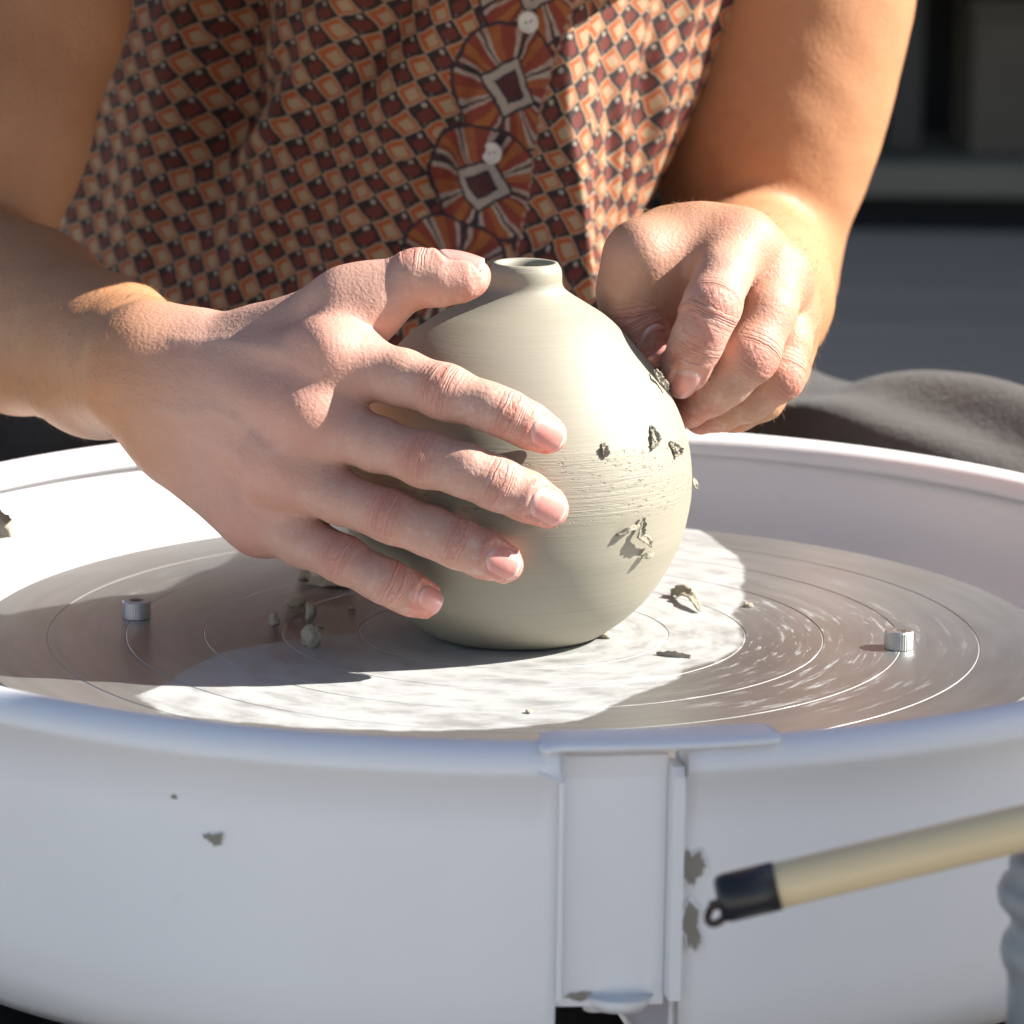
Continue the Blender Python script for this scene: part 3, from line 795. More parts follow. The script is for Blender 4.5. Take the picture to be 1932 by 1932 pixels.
class Field:
    """core primitives blended in order; each finger chain blends with the core, fingers stay apart from each other"""
    def __init__(s): s.core = []; s.fingers = []; s.kf = []
    def eval(s, p, kk=None):
        """distance at many points: grouped in small cells, each cell only looks at the primitives near it"""
        if len(p) < 64: return s._eval(p, s.core, s.fingers, s.kf)
        out = np.empty(len(p))
        if kk is None:
            key = np.floor(p/0.016).astype(np.int64)
            kk = (key[:, 0]+512)*1048576 + (key[:, 1]+512)*1024 + (key[:, 2]+512)
        o = np.argsort(kk, kind='stable'); ks = kk[o]; ps = p[o]
        st = np.r_[0, np.nonzero(np.diff(ks))[0]+1]; en = np.r_[st[1:], len(ks)]
        lo = np.minimum.reduceat(ps, st, axis=0); hi = np.maximum.reduceat(ps, st, axis=0)
        c = (lo+hi)/2; R = np.linalg.norm(hi-lo, axis=1)/2 + 1e-6
        dc = np.stack([pr.d(c) for pr in s.core], 1) if s.core else np.full((len(c), 1), 9.0)
        df = np.stack([np.min([pr.d(c) for pr in f], 0) for f in s.fingers], 1) if s.fingers else np.full((len(c), 1), 9.0)
        lim = np.maximum(np.minimum(dc.min(1), df.min(1)), 0.0) + 2.4*R + 0.026
        mc, mf = dc < lim[:, None], df < lim[:, None]
        res = np.empty(len(p))
        # cells that see the same primitives are done together
        sig = np.concatenate([mc, mf], 1); pk = np.packbits(sig, axis=1)
        _, inv = np.unique(pk, axis=0, return_inverse=True); inv = inv.ravel()
        oc = np.argsort(inv, kind='stable'); ic = inv[oc]; gs = np.r_[0, np.nonzero(np.diff(ic))[0]+1, len(ic)]
        for g in range(len(gs)-1):
            cells = oc[gs[g]:gs[g+1]]; c0 = cells[0]
            idx = np.concatenate([np.arange(st[i], en[i]) for i in cells])
            core = [pr for pr, m in zip(s.core, mc[c0]) if m] if s.core else []
            fs = [f for f, m in zip(s.fingers, mf[c0]) if m]; kf = [k for k, m in zip(s.kf, mf[c0]) if m]
            res[idx] = s._eval(ps[idx], core, fs, kf)
        out[o] = res
        return out
    def _eval(s, p, core, fingers, kfs):
        dc = None
        for pr in core:
            d = pr.d(p); dc = d if dc is None else smin(dc, d, pr.k)
        if not fingers: return dc if dc is not None else np.full(len(p), 0.05)
        tot = dc
        for f, kf in zip(fingers, kfs):
            df = None
            for pr in f:
                d = pr.d(p); df = d if df is None else smin(df, d, pr.k)
            if dc is not None: df = smin(df, dc, kf)
            tot = df if tot is None else np.minimum(tot, df)
        return tot
def grad(field, p, h=2e-4):
    g = np.zeros_like(p)
    for e in ((1, -1, -1), (-1, -1, 1), (-1, 1, -1), (1, 1, 1)):
        e = np.array(e, float); g += field.eval(p+e*h)[:, None]*e
    return g/(np.linalg.norm(g, axis=1, keepdims=True)+1e-12)
def axis_grid(lo, hi, fines, fine, coarse):
    xs = [lo]; x = lo
    while x < hi:
        d = min([0.0 if a <= x <= b else min(abs(x-a), abs(x-b)) for a, b in fines])
        x += min(coarse, fine + d*0.35*0.5); xs.append(x)
    return np.array(xs)
def surface_nets(field, xs, ys, zs, B=8):
    nx, ny, nz = len(xs), len(ys), len(zs)
    D = np.full((nx, ny, nz), 1.0, np.float32)
    bl = [(i, j, k) for i in range(0, nx, B) for j in range(0, ny, B) for k in range(0, nz, B)]
    bl = np.array(bl)
    lo = np.stack([xs[bl[:, 0]], ys[bl[:, 1]], zs[bl[:, 2]]], 1)
    hi_i = np.minimum(bl+B, np.array([nx, ny, nz])-1)
    hi = np.stack([xs[hi_i[:, 0]], ys[hi_i[:, 1]], zs[hi_i[:, 2]]], 1)
    c = (lo+hi)/2; R = np.linalg.norm(hi-lo, axis=1)/2
    dc = field._eval(c, field.core, field.fingers, field.kf)
    act = []
    for n_, ((i, j, k), d, r) in enumerate(zip(bl, dc, R)):
        if abs(d) > r*1.25 + 0.003:
            D[i:i+B, j:j+B, k:k+B] = np.sign(d)
        else: act.append((i, j, k))
    gi = np.arange(B)
    for c0 in range(0, len(act), 1500):
        A = np.array(act[c0:c0+1500])
        I = (A[:, 0, None]+gi)[:, :, None, None]; Jx = (A[:, 1, None]+gi)[:, None, :, None]; K = (A[:, 2, None]+gi)[:, None, None, :]
        I, Jx, K = [q.reshape(-1) for q in np.broadcast_arrays(I, Jx, K)]
        bid = np.repeat(np.arange(len(A)), B**3)
        ok = (I < nx) & (Jx < ny) & (K < nz); I, Jx, K, bid = I[ok], Jx[ok], K[ok], bid[ok]
        D[I, Jx, K] = field.eval(np.stack([xs[I], ys[Jx], zs[K]], 1), bid)
    ins = D < 0
    acc = {}
    cid_all = []; pts_all = []; quads = []
    axs = [xs, ys, zs]
    def cell(i, j, k): return (i.astype(np.int64)*ny + j)*nz + k
    for ax in range(3):
        s0 = [slice(None)]*3; s1 = [slice(None)]*3; s0[ax] = slice(0, -1); s1[ax] = slice(1, None)
        cr = ins[tuple(s0)] != ins[tuple(s1)]
        I = np.stack(np.nonzero(cr), 1)
        o1, o2 = (ax+1) % 3, (ax+2) % 3
        ok = (I[:, o1] > 0) & (I[:, o2] > 0) & (I[:, o1] < [nx, ny, nz][o1]-1) & (I[:, o2] < [nx, ny, nz][o2]-1)
        I = I[ok]; J = I.copy(); J[:, ax] += 1
        d0 = D[I[:, 0], I[:, 1], I[:, 2]].astype(float); d1 = D[J[:, 0], J[:, 1], J[:, 2]].astype(float)
        t = d0/(d0-d1)
        p = np.stack([xs[I[:, 0]], ys[I[:, 1]], zs[I[:, 2]]], 1)
        p[:, ax] += t*(axs[ax][J[:, ax]]-axs[ax][I[:, ax]])
        cs = []
        for (a, b) in ((-1, -1), (0, -1), (0, 0), (-1, 0)):
            K = I.copy(); K[:, o1] += a; K[:, o2] += b
            cs.append(cell(K[:, 0], K[:, 1], K[:, 2])); cid_all.append(cs[-1]); pts_all.append(p)
        q = np.stack(cs, 1); fl = d0 > 0
        q[fl] = q[fl][:, ::-1]
        quads.append(q)
    cid = np.concatenate(cid_all); pts = np.concatenate(pts_all); Q = np.concatenate(quads)
    u, inv = np.unique(cid, return_inverse=True)
    n = len(u); cnt = np.bincount(inv, minlength=n)
    V = np.stack([np.bincount(inv, pts[:, k], n)/cnt for k in range(3)], 1)
    Q = np.searchsorted(u, Q)
    return V, Q
def keep_largest(V, Q):
    n = len(V); par = np.arange(n)
    for _ in range(60):
        old = par.copy()
        for k in range(4):
            a, b = par[Q[:, k]], par[Q[:, (k+1) % 4]]
            np.minimum.at(par, np.maximum(a, b), np.minimum(a, b))
            for _j in range(8): par = par[par]
        if (old == par).all(): break
    lab, cnt = np.unique(par, return_counts=True); big = lab[np.argmax(cnt)]
    kv = par == big; idx = np.cumsum(kv)-1
    return V[kv], idx[Q[kv[Q[:, 0]]]]

def J(px, py, Y): return np.array(P3(px, py, Y))
BODY = Field(); FING = {}
def px_r(n, Y): return PX(n, Y)
def finger(name, joints, k=0.003, kf=0.006, nrm=None):
    if 'pinch' in name: joints = [(a, b, c+SH, r) for a, b, c, r in joints]
    """joints: (px, py, Y, radius in photo px)"""
    P = [J(a, b, c) for a, b, c, r in joints]; R = [px_r(r, c) for a, b, c, r in joints]
    BODY.fingers.append(chain(P, R, k)); BODY.kf.append(kf)
    FING[name] = (P, R, nrm)

# --- the hand flat against the left of the vase
wR = J(292, 705, 0.004)
mI, mM, mR_, mP = J(622, 672, -0.040), J(575, 782, -0.045), J(538, 884, -0.040), J(500, 975, -0.028)
# torso, shoulders, neck (under the shirt)
tz = 0.16
BODY.core += [Prim((-0.03, 0.40, -0.08), (-0.03, 0.40, 0.20), 0.060, 0.058, 0.03), Prim((-0.03, 0.40, 0.2), (-0.035, 0.31, 0.40), 0.058, 0.075, 0.03),
              Prim((-0.15, 0.29, 0.43), (0.08, 0.29, 0.43), 0.055, 0.055, 0.04), Prim((-0.04, 0.27, 0.45), (-0.035, 0.17, 0.545), 0.052, 0.050, 0.03),
              Prim((-0.03, 0.165, 0.635), (-0.03, 0.125, 0.600), 0.080, 0.076, 0.02), Prim((-0.03, 0.085, 0.570), (-0.03, 0.058, 0.535), 0.055, 0.032, 0.03),
              Prim((-0.03, 0.040, 0.600), (-0.03, 0.022, 0.572), 0.009, 0.013, 0.012), Prim((-0.106, 0.145, 0.585), (-0.108, 0.150, 0.610), 0.010, 0.013, 0.006), Prim((0.046, 0.145, 0.585), (0.048, 0.150, 0.610), 0.010, 0.013, 0.006),
              Prim((-0.050, 0.030, 0.548), (-0.010, 0.030, 0.548), 0.007, 0.007, 0.006), Prim((-0.065, 0.062, 0.628), (-0.045, 0.050, 0.630), 0.010, 0.010, 0.010), Prim((-0.015, 0.050, 0.630), (0.005, 0.062, 0.628), 0.010, 0.010, 0.010)]
shR, shL = np.array([-0.195, 0.285, 0.43]), np.array([0.140, 0.325, 0.43])
elR = J(-118, 505, 0.205); elL = J(1420, 505, 0.352)
uaR = J(0, 0, 0.250); uaL = J(1492, 0, 0.356)
BODY.core += chain([shR, uaR, J(-72, 250, 0.218), elR], [0.050, 0.0450, 0.0430, 0.033], 0.02)
BODY.core += chain([shL, uaL, J(1445, 220, 0.357), elL], [0.050, 0.0425, 0.0405, 0.034], 0.03)
# forearms
f1R = J(40, 602, 0.130)
BODY.core += [Prim(elR, f1R, 0.0315, 0.0325, 0.008)]
BODY.core += [Prim(f1R, J(190, 672, 0.062), 0.0325, 0.0252, 0.008)]
BODY.core += [Prim(J(190, 672, 0.062), wR, 0.0252, 0.0232, 0.014, n=(0.35, -1, 0.45), fl=0.84)]
wL = J(1420, 545, 0.076)
BODY.core += [Prim(elL, J(1412, 558, 0.190), 0.0320, 0.0295, 0.010), Prim(J(1412, 558, 0.190), wL, 0.0295, 0.0250, 0.01)]
# palm of the left-hand-side hand: wrist to knuckles
pn = np.array([-0.35, -0.9, 0.25])
for (m, r0, r1, off) in ((mI, .0145, .0108, (392, 688)), (mM, .0160, .0114, (352, 700)), (mR_, .0155, .0108, (338, 745)), (mP, .0150, .0100, (330, 790))):
    c0 = J(off[0], off[1], -0.002)
    BODY.core += [Prim(wR, c0, .0165, r0*0.92, 0.010), Prim(c0, m, r0*0.92, r1, 0.010)]
BODY.core += chain([mI, mM, mR_, mP], [.0104, .0106, .0100, .0092], 0.006)
BODY.core += [Prim(J(420, 740, 0.012), J(560, 830, -0.012), 0.020, 0.014, 0.012)]
BODY.core += [Prim(J(372, 840, 0.002), J(480, 960, -0.018), 0.0155, 0.0110, 0.014)]
# thumb root
tC, tM = J(456, 688, -0.004), J(655, 572, -0.026)
BODY.core += [Prim(wR, tC, .0165, .0112, 0.010), Prim(tC, tM, .0112, .0098, 0.010)]
BODY.core += [Prim(J(505, 654, -0.010), J(690, 602, -0.026), 0.0120, 0.0085, 0.010)]
# tendons and knuckles standing a little proud
for m, a in ((mI, (440, 672)), (mM, (400, 712)), (mR_, (390, 752)), (mP, (385, 800))):
    d = np.array([-0.10, -0.95, 0.30]); d /= np.linalg.norm(d)
    BODY.core += [Prim(J(a[0], a[1], -0.012)+d*0.0052, m+d*(0.0040 if m is mM else 0.0072), 0.0052, 0.0040, 0.006)]
    if m is not mM: BODY.core += [Prim(m+d*(0.0004 if m is mM else 0.0020), m+d*(0.0008 if m is mM else 0.0028), 0.0078, 0.0078, 0.010)]
DN = np.array([0.02, -0.95, 0.30])
finger('thumb_flat', [(655, 574, -0.026, 58), (722, 553, -0.027, 56), (785, 524, -0.028, 54.5), (830, 526, -0.029, 51), (872, 523, -0.029, 43), (890, 521, -0.028, 36)], 0.003, 0.010, np.array([0.10, 0.10, 1.0]))
finger('index_flat', [(622, 672, -0.037, 60), (756, 712, -0.0475, 53), (838, 739, -0.0560, 53.5), (922, 768, -0.0610, 44.5), (958, 783, -0.0620, 44), (1000, 804, -0.0610, 42), (1034, 821, -0.0595, 37)], 0.003, 0.007, np.array([0.10, -0.97, 0.22]))
finger('middle_flat', [(575, 782, -0.042, 58), (710, 838, -0.0525, 51.5), (800, 866, -0.0610, 53.5), (880, 888, -0.0655, 50), (938, 913, -0.0668, 50), (995, 937, -0.0658, 48), (1034, 957, -0.0640, 40.5)], 0.003, 0.007, np.array([0.08, -0.97, 0.24]))
finger('ring_flat', [(538, 884, -0.039, 56), (640, 938, -0.0505, 50), (737, 975, -0.0590, 51), (816, 1004, -0.0625, 46.5), (862, 1025, -0.0640, 46.5), (915, 1047, -0.0638, 44), (950, 1063, -0.0628, 39.5)], 0.003, 0.007, np.array([0.08, -0.96, 0.26]))
finger('little_flat', [(500, 975, -0.028, 54), (575, 1020, -0.0430, 50), (648, 1056, -0.0545, 45), (710, 1088, -0.0580, 41.5), (740, 1102, -0.0580, 41.5), (775, 1119, -0.0560, 39.5), (802, 1131, -0.0540, 36)], 0.003, 0.007, np.array([0.02, -0.92, 0.38]))
# webs between the fingers
for (n1, i1), (n2, i2) in ((('index_flat', 0.32), ('middle_flat', 0.18)), (('middle_flat', 0.30), ('ring_flat', 0.30)), (('ring_flat', 0.16), ('little_flat', 0.42))):
    A_, B_ = FING[n1][0], FING[n2][0]
    BODY.core += [Prim(A_[0]+(A_[1]-A_[0])*i1*1.6, B_[0]+(B_[1]-B_[0])*i2*1.6, 0.0062, 0.0062, 0.005)]
# --- the hand pinching at the right of the vase
SH = 0.026
kI, kM, kR, kP = J(1396, 466, 0.006+SH), J(1466, 522, 0.012+SH), J(1482, 600, 0.018+SH), J(1478, 660, 0.026+SH)
for m, r0, r1 in ((kI, .0165, .0098), (kM, .0160, .0096), (kR, .0150, .0088), (kP, .0140, .0080)):
    BODY.core += [Prim(wL, m, r0+.003, r1, 0.014)]
BODY.core += chain([kI, kM, kR, kP], [.0090, .0088, .0084, .0078], 0.006)
hC = J(1300, 482, 0.008+SH)
BODY.core += [Prim(wL, hC, .019, .0130, 0.014), Prim(hC, J(1215, 482, -0.004+SH), .0120, .0104, 0.012), Prim(kI, J(1255, 450, 0.016+SH), .0095, .0085, 0.012), Prim(J(1390, 600, 0.03+SH), J(1300, 555, 0.010+SH), .016, .012, 0.012)]
finger('thumb_pinch', [(1205, 490, 0.003, 66), (1190, 550, 0.000, 63), (1196, 598, -0.001, 60), (1214, 634, -0.002, 52), (1234, 664, -0.003, 42)], 0.003, 0.010, np.array([0.30, -0.92, 0.25]))
finger('index_pinch', [(1394, 462, 0.004, 57), (1362, 522, -0.014, 53.5), (1342, 580, -0.026, 54.5), (1324, 620, -0.027, 50), (1309, 652, -0.026, 49), (1294, 692, -0.0215, 45.5), (1284, 717, -0.018, 36)], 0.003, 0.006, np.array([0.18, -0.96, 0.15]))
finger('middle_pinch', [(1466, 522, 0.010, 60), (1446, 590, -0.006, 54), (1416, 668, -0.015, 55), (1370, 716, -0.0130, 48), (1338, 738, -0.0095, 46), (1302, 770, -0.004, 38)], 0.003, 0.005, np.array([0.55, -0.8, 0.0]))
finger('ring_pinch', [(1482, 600, 0.018, 54), (1480, 650, 0.006, 50), (1470, 706, -0.001, 50), (1415, 750, 0.001, 44), (1360, 772, 0.005, 40), (1322, 786, 0.009, 34)], 0.003, 0.005, np.array([0.7, -0.7, 0.0]))
finger('little_pinch', [(1478, 660, 0.026, 48), (1480, 700, 0.018, 44), (1440, 752, 0.014, 40), (1390, 778, 0.016, 36), (1350, 788, 0.020, 30)], 0.003, 0.005, np.array([0.7, -0.7, 0.0]))

FINE = 0.00072 if not globals().get('QUICK') else 0.0016
xs = axis_grid(-0.29, 0.20, [(-0.130, 0.105)], FINE, 0.0042)
ys = axis_grid(-0.095, 0.39, [(-0.080, 0.060)], FINE, 0.0042)
zs_ = axis_grid(-0.20, 0.74, [(0.002, 0.142)], FINE, 0.0042)
import time; T0 = time.time(); print('grid', len(xs), len(ys), len(zs_))
BV, BQ = surface_nets(BODY, xs, ys, zs_)
BV, BQ = keep_largest(BV, BQ)
d = BODY.eval(BV); BN = grad(BODY, BV); BV = BV - BN*np.clip(d, -0.0015, 0.0015)[:, None]*0.9
print('body', BV.shape, BQ.shape, time.time()-T0)

# --- per-vertex looks: knuckle creases, redness, clay dust
def poly_param(p, P):
    best = np.full(len(p), 9.0); s = np.zeros(len(p)); acc = 0.0; tl = []
    for i in range(len(P)-1):
        ba = P[i+1]-P[i]; L = np.linalg.norm(ba); t = np.clip((p-P[i])@ba/(L*L), 0, 1)
        d = np.linalg.norm(p-P[i]-t[:, None]*ba, axis=1); m = d < best
        best[m] = d[m]; s[m] = acc + t[m]*L; tl.append(acc); acc += L
    tl.append(acc)
    return best, s, tl
nB = len(BV)
ks = np.zeros(nB); km = np.zeros(nB); red = np.zeros(nB); dust = np.zeros(nB); disp = np.zeros(nB)
NAILS = []
PIPJ = {'index_flat': (2, 4), 'middle_flat': (2, 4), 'ring_flat': (2, 4), 'little_flat': (2, 4), 'thumb_flat': (2,), 'thumb_pinch': (2,), 'index_pinch': (2, 4), 'middle_pinch': (2, 4), 'ring_pinch': (2,), 'little_pinch': (1,)}
for name, (P, R, nrm) in FING.items():
    d, s, tl = poly_param(BV, P)
    near = d < np.interp(s, tl, R)+0.0016
    tot = tl[-1]; nrm = nrm/np.linalg.norm(nrm)
    dors = np.clip(BN@nrm, 0, 1)
    tip = np.clip((s-(tl[-2]-0.004))/0.012, 0, 1)*near
    red = np.maximum(red, tip*0.95)
    dust = np.maximum(dust, near*(0.22+0.60*np.clip((s-0.5*tot)/(0.5*tot), 0, 1)))
    for q, ji in enumerate(PIPJ[name]):
        s0 = tl[ji]; wdt = (0.0052, 0.0034)[q] if 'thumb' not in name else 0.0052
        e = np.exp(-((s-s0)/wdt)**2)*near
        m = e*np.clip((dors-0.25)/0.5, 0, 1)
        up = m > km
        ks[up] = (s-s0)[up]; km = np.maximum(km, m)
        red = np.maximum(red, m*0.5)
        disp += -0.00012*m*np.cos((s-s0)*2*np.pi/0.0033)*np.exp(-((s-s0)/0.004)**2)
    # palm-side flexion creases
    for ji in PIPJ[name]:
        e = np.exp(-((s-tl[ji])/0.0012)**2)*near*np.clip((0.1-(BN@nrm))/0.4, 0, 1)
        disp -= 0.0005*e
for m in (mI, mM, mR_, mP, kI, kM, kR):
    e = np.exp(-(np.linalg.norm(BV-m, axis=1)/0.014)**2); red = np.maximum(red, e*0.45)
hand = np.clip((BV[:, 0]+0.135)/0.035, 0, 1)*np.clip((0.045-BV[:, 1])/0.05, 0, 1)
dust = np.maximum(dust, hand*0.10)
vein = np.zeros(nB)
def vein_line(pts, r):
    global vein
    P = [J(*p) for p in pts]; d, s, tl = poly_param(BV, P)
    e = np.exp(-(np.maximum(d-0.0, 0)/r)**2)
    return e
vn = np.zeros(nB)
for pts, off in (([(300, 770), (345, 782), (400, 772), (440, 790)], 0), ([(330, 640), (420, 640), (520, 660), (600, 700)], 0), ([(440, 790), (500, 850), (540, 840)], 0), ([(380, 830), (450, 860), (510, 930)], 0)):
    # the vein follows the skin seen from the front
    P = []
    for (px, py) in pts:
        lo = -0.09
        for _ in range(60):
            p = J(px, py, lo)[None]; dd = float(BODY.eval(p)[0])
            if dd < 1e-5: break
            lo += dd*0.8
        P.append(J(px, py, lo))
    d, s, tl = poly_param(BV, P); e = np.exp(-(d/0.0022)**2); vn = np.maximum(vn, e); disp += 0.00036*np.exp(-(d/0.0021)**2)
# soft lumps so that no limb is a plain cone
lum = np.sin(BV[:, 0]*190+BV[:, 2]*90)*np.sin(BV[:, 2]*150+BV[:, 1]*80)*np.sin(BV[:, 1]*170-BV[:, 0]*60)
disp += 0.00035*lum

# nails
def ray_skin(o, d):
    t = np.full(len(o), 0.0)
    for _ in range(40):
        p = o + d*t[:, None]; t = t + BODY.eval(p)*0.8
    return o + d*t[:, None]
NAIL_SPEC = {'index_flat': (0.0102, 0.0098, 50), 'middle_flat': (0.0108, 0.0102, 50), 'ring_flat': (0.0096, 0.0094, 50), 'little_flat': (0.0080, 0.0080, 50), 'thumb_flat': (0.0120, 0.0115, 50), 'index_pinch': (0.0104, 0.0125, 52), 'thumb_pinch': (0.0110, 0.0105, 50)}
nail_meshes = []
for name, (wid, ln, deg) in NAIL_SPEC.items():
    P, R, nrm = FING[name]
    t = P[-1]-P[-3]; t /= np.linalg.norm(t); n = nrm - t*(nrm@t); n /= np.linalg.norm(n); b = np.cross(t, n)
    tipc = P[-1] + t*(R[-1]*(0.30 if name == 'index_pinch' else 0.55))
    NA, NL = 19, 19; O = []; Dd = []; aa = []; ll = []
    for j in range(NL):
        l = j/(NL-1)                      # 0 root .. 1 free edge
        for i in range(NA):
            a = -1 + 2*i/(NA-1)
            root = -0.16*(1-abs(a)**2.2)+0.10*abs(a)**3; free = 0.10*(1-abs(a)**2.4)-0.10*abs(a)**4
            lf = root*(1-l) + (1+free)*l
            base = tipc - t*ln*(1-lf)
            wl = 0.5*wid*(0.90+0.10*l)*a
            O.append(base + n*0.012 + b*wl); Dd.append(-n); aa.append(a); ll.append(l)
    O = np.array(O); Dd = np.array(Dd); S_ = ray_skin(O, Dd)
    cen = S_.reshape(NL, NA, 3)
    h = (S_-tipc)@n; aa = np.array(aa); ll = np.array(ll)
    # smooth and flatten across: a nail is a plate, not skin
    hm = h.reshape(NL, NA)
    prof_ = np.polyfit(np.linspace(0, 1, NL), hm[:, NA//2], 2); sp = np.polyval(prof_, np.linspace(0, 1, NL))
    w2 = (0.5*wid*np.abs(aa))**2
    hn = sp[np.round(ll*(NL-1)).astype(int)] - w2/(2*0.5*wid*1.05)
    top = S_ - n*h[:, None] + n*(np.minimum(hn, h+0.0004) + 0.00028 + 0.00025*ll)[:, None]
    top = top - n*(0.0006*np.exp(-(ll/0.06)**2) + 0.0004*np.abs(aa)**8)[:, None]
    V = np.r_[top, top - n*0.0009]; F = []
    N0 = NA*NL
    for j in range(NL-1):
        for i in range(NA-1):
            q = (j*NA+i, j*NA+i+1, (j+1)*NA+i+1, (j+1)*NA+i); F.append(q); F.append(tuple(x+N0 for x in q[::-1]))
    brd = [i for i in range(NA)] + [j*NA+NA-1 for j in range(1, NL)] + [(NL-1)*NA+i for i in range(NA-2, -1, -1)] + [j*NA for j in range(NL-2, 0, -1)]
    for x, y in zip(brd, brd[1:]+brd[:1]): F.append((y, x, x+N0, y+N0))
    nail_meshes.append((name, V, F, np.r_[ll, ll]))
    # skin fold round the nail
    q = BV - tipc; lq = 1 + (q@t)/ln; aq = (q@b)/(0.5*wid); nq = q@n
    okv = (nq > 0) & (np.abs(aq) < 2) & (lq > -0.6) & (lq < 1.5)
    dd = np.maximum(np.abs(aq)-1, np.maximum(-lq-0.14*(1-np.abs(aq)**2), (lq-1.08)))*0.5*wid
    foldm = np.exp(-((dd-0.0008)/0.0007)**2)*okv*(lq < 0.95)
    gro = np.exp(-(dd/0.0005)**2)*okv
    disp += 0.00028*foldm - 0.00035*gro
    disp -= 0.00045*okv*np.clip(-dd/0.0008, 0, 1)
    red = np.maximum(red, okv*np.exp(-(dd/0.0022)**2)*0.6)

person = empty('person', (-0.04, 0.285, 0.0)); tag(person, 'potter in an orange and red printed shirt trimming the clay vase with both bare hands', 'person')
def to_person(o):
    o.data.transform(Matrix.Translation((0.04, -0.285, 0.0))); o.parent = person; return o
body = to_person(big_mesh('body', BV + BN*disp[:, None], BQ, M_SKIN))
for nme, arr in (('hand', hand), ('red', red), ('dust', dust), ('knuckle_s', ks), ('knuckle_m', km), ('vein', vn)): attr(body, nme, arr)
for name, V, F, ll in nail_meshes:
    o = mesh_obj('fingernail', V, F, M_NAIL); attr(o, 'along', ll); to_person(o)

# ---------------------------------------------------------------- shirt
YS = 0.245
zrow = {y: P3(1080, y, YS)[2] for y in (0, 200, 400, 560)}
zA = [0.02, zrow[560], zrow[400], zrow[200], zrow[0], 0.27, 0.40]
def xat(px, Y): return float(P3(px, 300, Y)[0])
xs_sil = [xat(1172, .29), xat(1190, .29), xat(1252, .29), xat(1350, .29), xat(1408, .28), 0.105, 0.12]
CPX = [(62, .420), (74, .398), (118, .372), (200, .346), (320, .318), (500, .293), (720, .267), (920, .2480), (1025, .2385), (1064, .2360), (1086, .2390), (1140, .2530), (1200, .2700), (1260, .2870), (1310, .3030), (1345, .3220), (1362, .350), (1340, .40), (1120, .455), (800, .475), (450, .455), (150, .43)]
CTRL = [(xat(px, Y), Y) for px, Y in CPX]
XF = xat(1068, .236); XSIL = xat(1362, .29)
C0 = np.array(CTRL); nC = len(C0)
def catmull(C, per):
    out = []
    n = len(C)
    for i in range(n):
        p0, p1, p2, p3 = C[(i-1) % n], C[i], C[(i+1) % n], C[(i+2) % n]
        for k in range(per[i]):
            t = k/per[i]
            out.append(0.5*((2*p1)+(-p0+p2)*t+(2*p0-5*p1+4*p2-p3)*t*t+(-p0+3*p1-3*p2+p3)*t**3))
    return np.array(out)
per = [40]*nC
for i in range(16, 22): per[i] = 14
ring = catmull(C0, per); nU = len(ring)
seg = np.linalg.norm(np.diff(ring[:, :2], axis=0, append=ring[:1]), axis=1); ulen = np.r_[0, np.cumsum(seg)[:-1]]
i_ref = int(np.argmin(np.abs(ring[:, 0]-XF) + (ring[:, 1] > 0.3)*9)); ulen = ulen-ulen[i_ref]+0.0
nZ = 330; zz_ = np.linspace(-0.03, 0.40, nZ)
Zg, Ug = np.meshgrid(zz_, np.arange(nU), indexing='ij')
X = ring[Ug, 0].copy(); Y = ring[Ug, 1].copy(); U = ulen[Ug]
sil = np.interp(zz_, zA, xs_sil)
shear = np.interp(zz_, [0.0, zrow[560], zrow[200], zrow[0], 0.4], [0.014, 0.0125, 0.0, -0.002, -0.004])[:, None]
fold_x = XF + shear
X = np.where(X > XF, fold_x + (X-XF)*np.maximum(0.16, (sil[:, None]-fold_x)/(XSIL-XF)), X + shear*np.clip((X+0.19)/0.20, 0, 1))
# the potter leans over the wheel: the cloth comes forward higher up, most of all at the chest
lean = 0.10*(zz_-0.12)
chest = 0.188*np.clip((zz_-0.200)/0.027, 0, 1)**1.2 + 0.3*np.clip(zz_-0.227, 0, 0.06) - 1.6*np.clip(zz_-0.31, 0, 0.07)  # unseen overhang shaped to shade the forearm on the left
cx_ = np.clip((0.098-X)/0.05, 0.0, 1)*np.clip((X+0.20)/0.07, 0, 1); cx_ = cx_*cx_*(3-2*cx_)
Y = Y - (lean[:, None] + chest[:, None]*cx_)*np.clip((0.40-Y)/0.12, 0, 1)
# folds of the cloth
def fold(c_u, c_z, ang, wid, ln, amp):
    du = U-c_u; dz = Zg-c_z; a = math.radians(ang)
    s = du*math.cos(a)+dz*math.sin(a); t = -du*math.sin(a)+dz*math.cos(a)
    return amp*np.exp(-(t/wid)**2)*np.exp(-(s/ln)**2)
Hh = np.zeros_like(X)
for args in [(-0.075, 0.135, 62, .010, .07, .0035), (-0.052, 0.130, 68, .007, .06, -.003), (-0.036, 0.15, 74, .008, .07, .0028), (-0.110, 0.12, 48, .010, .05, .004), (-0.130, 0.150, 40, .007, .035, -.004), (-0.140, 0.125, 35, .006, .03, .004),
             (-0.09, 0.18, 30, .012, .05, .004), (-0.055, 0.09, 12, .006, .04, -.0022), (-0.06, 0.075, 8, .007, .04, .003), (0.034, 0.12, 88, .0045, .05, .0018), (0.050, 0.15, 80, .005, .06, -.002), (0.063, 0.13, 84, .005, .05, .002), (-0.02, 0.17, 80, .007, .05, -.002), (-0.12, 0.19, 70, .01, .04, .004), (-0.150, 0.155, 75, .018, .07, -.014), (-0.105, 0.165, 60, .014, .06, .005), (-0.082, 0.165, 58, .009, .07, -.004), (-0.03, 0.10, 120, .006, .03, .0025), (-0.06, 0.115, 100, .005, .03, -.002)]:
    Hh += 1.7*fold(*args)
rs_ = np.random.default_rng(3)
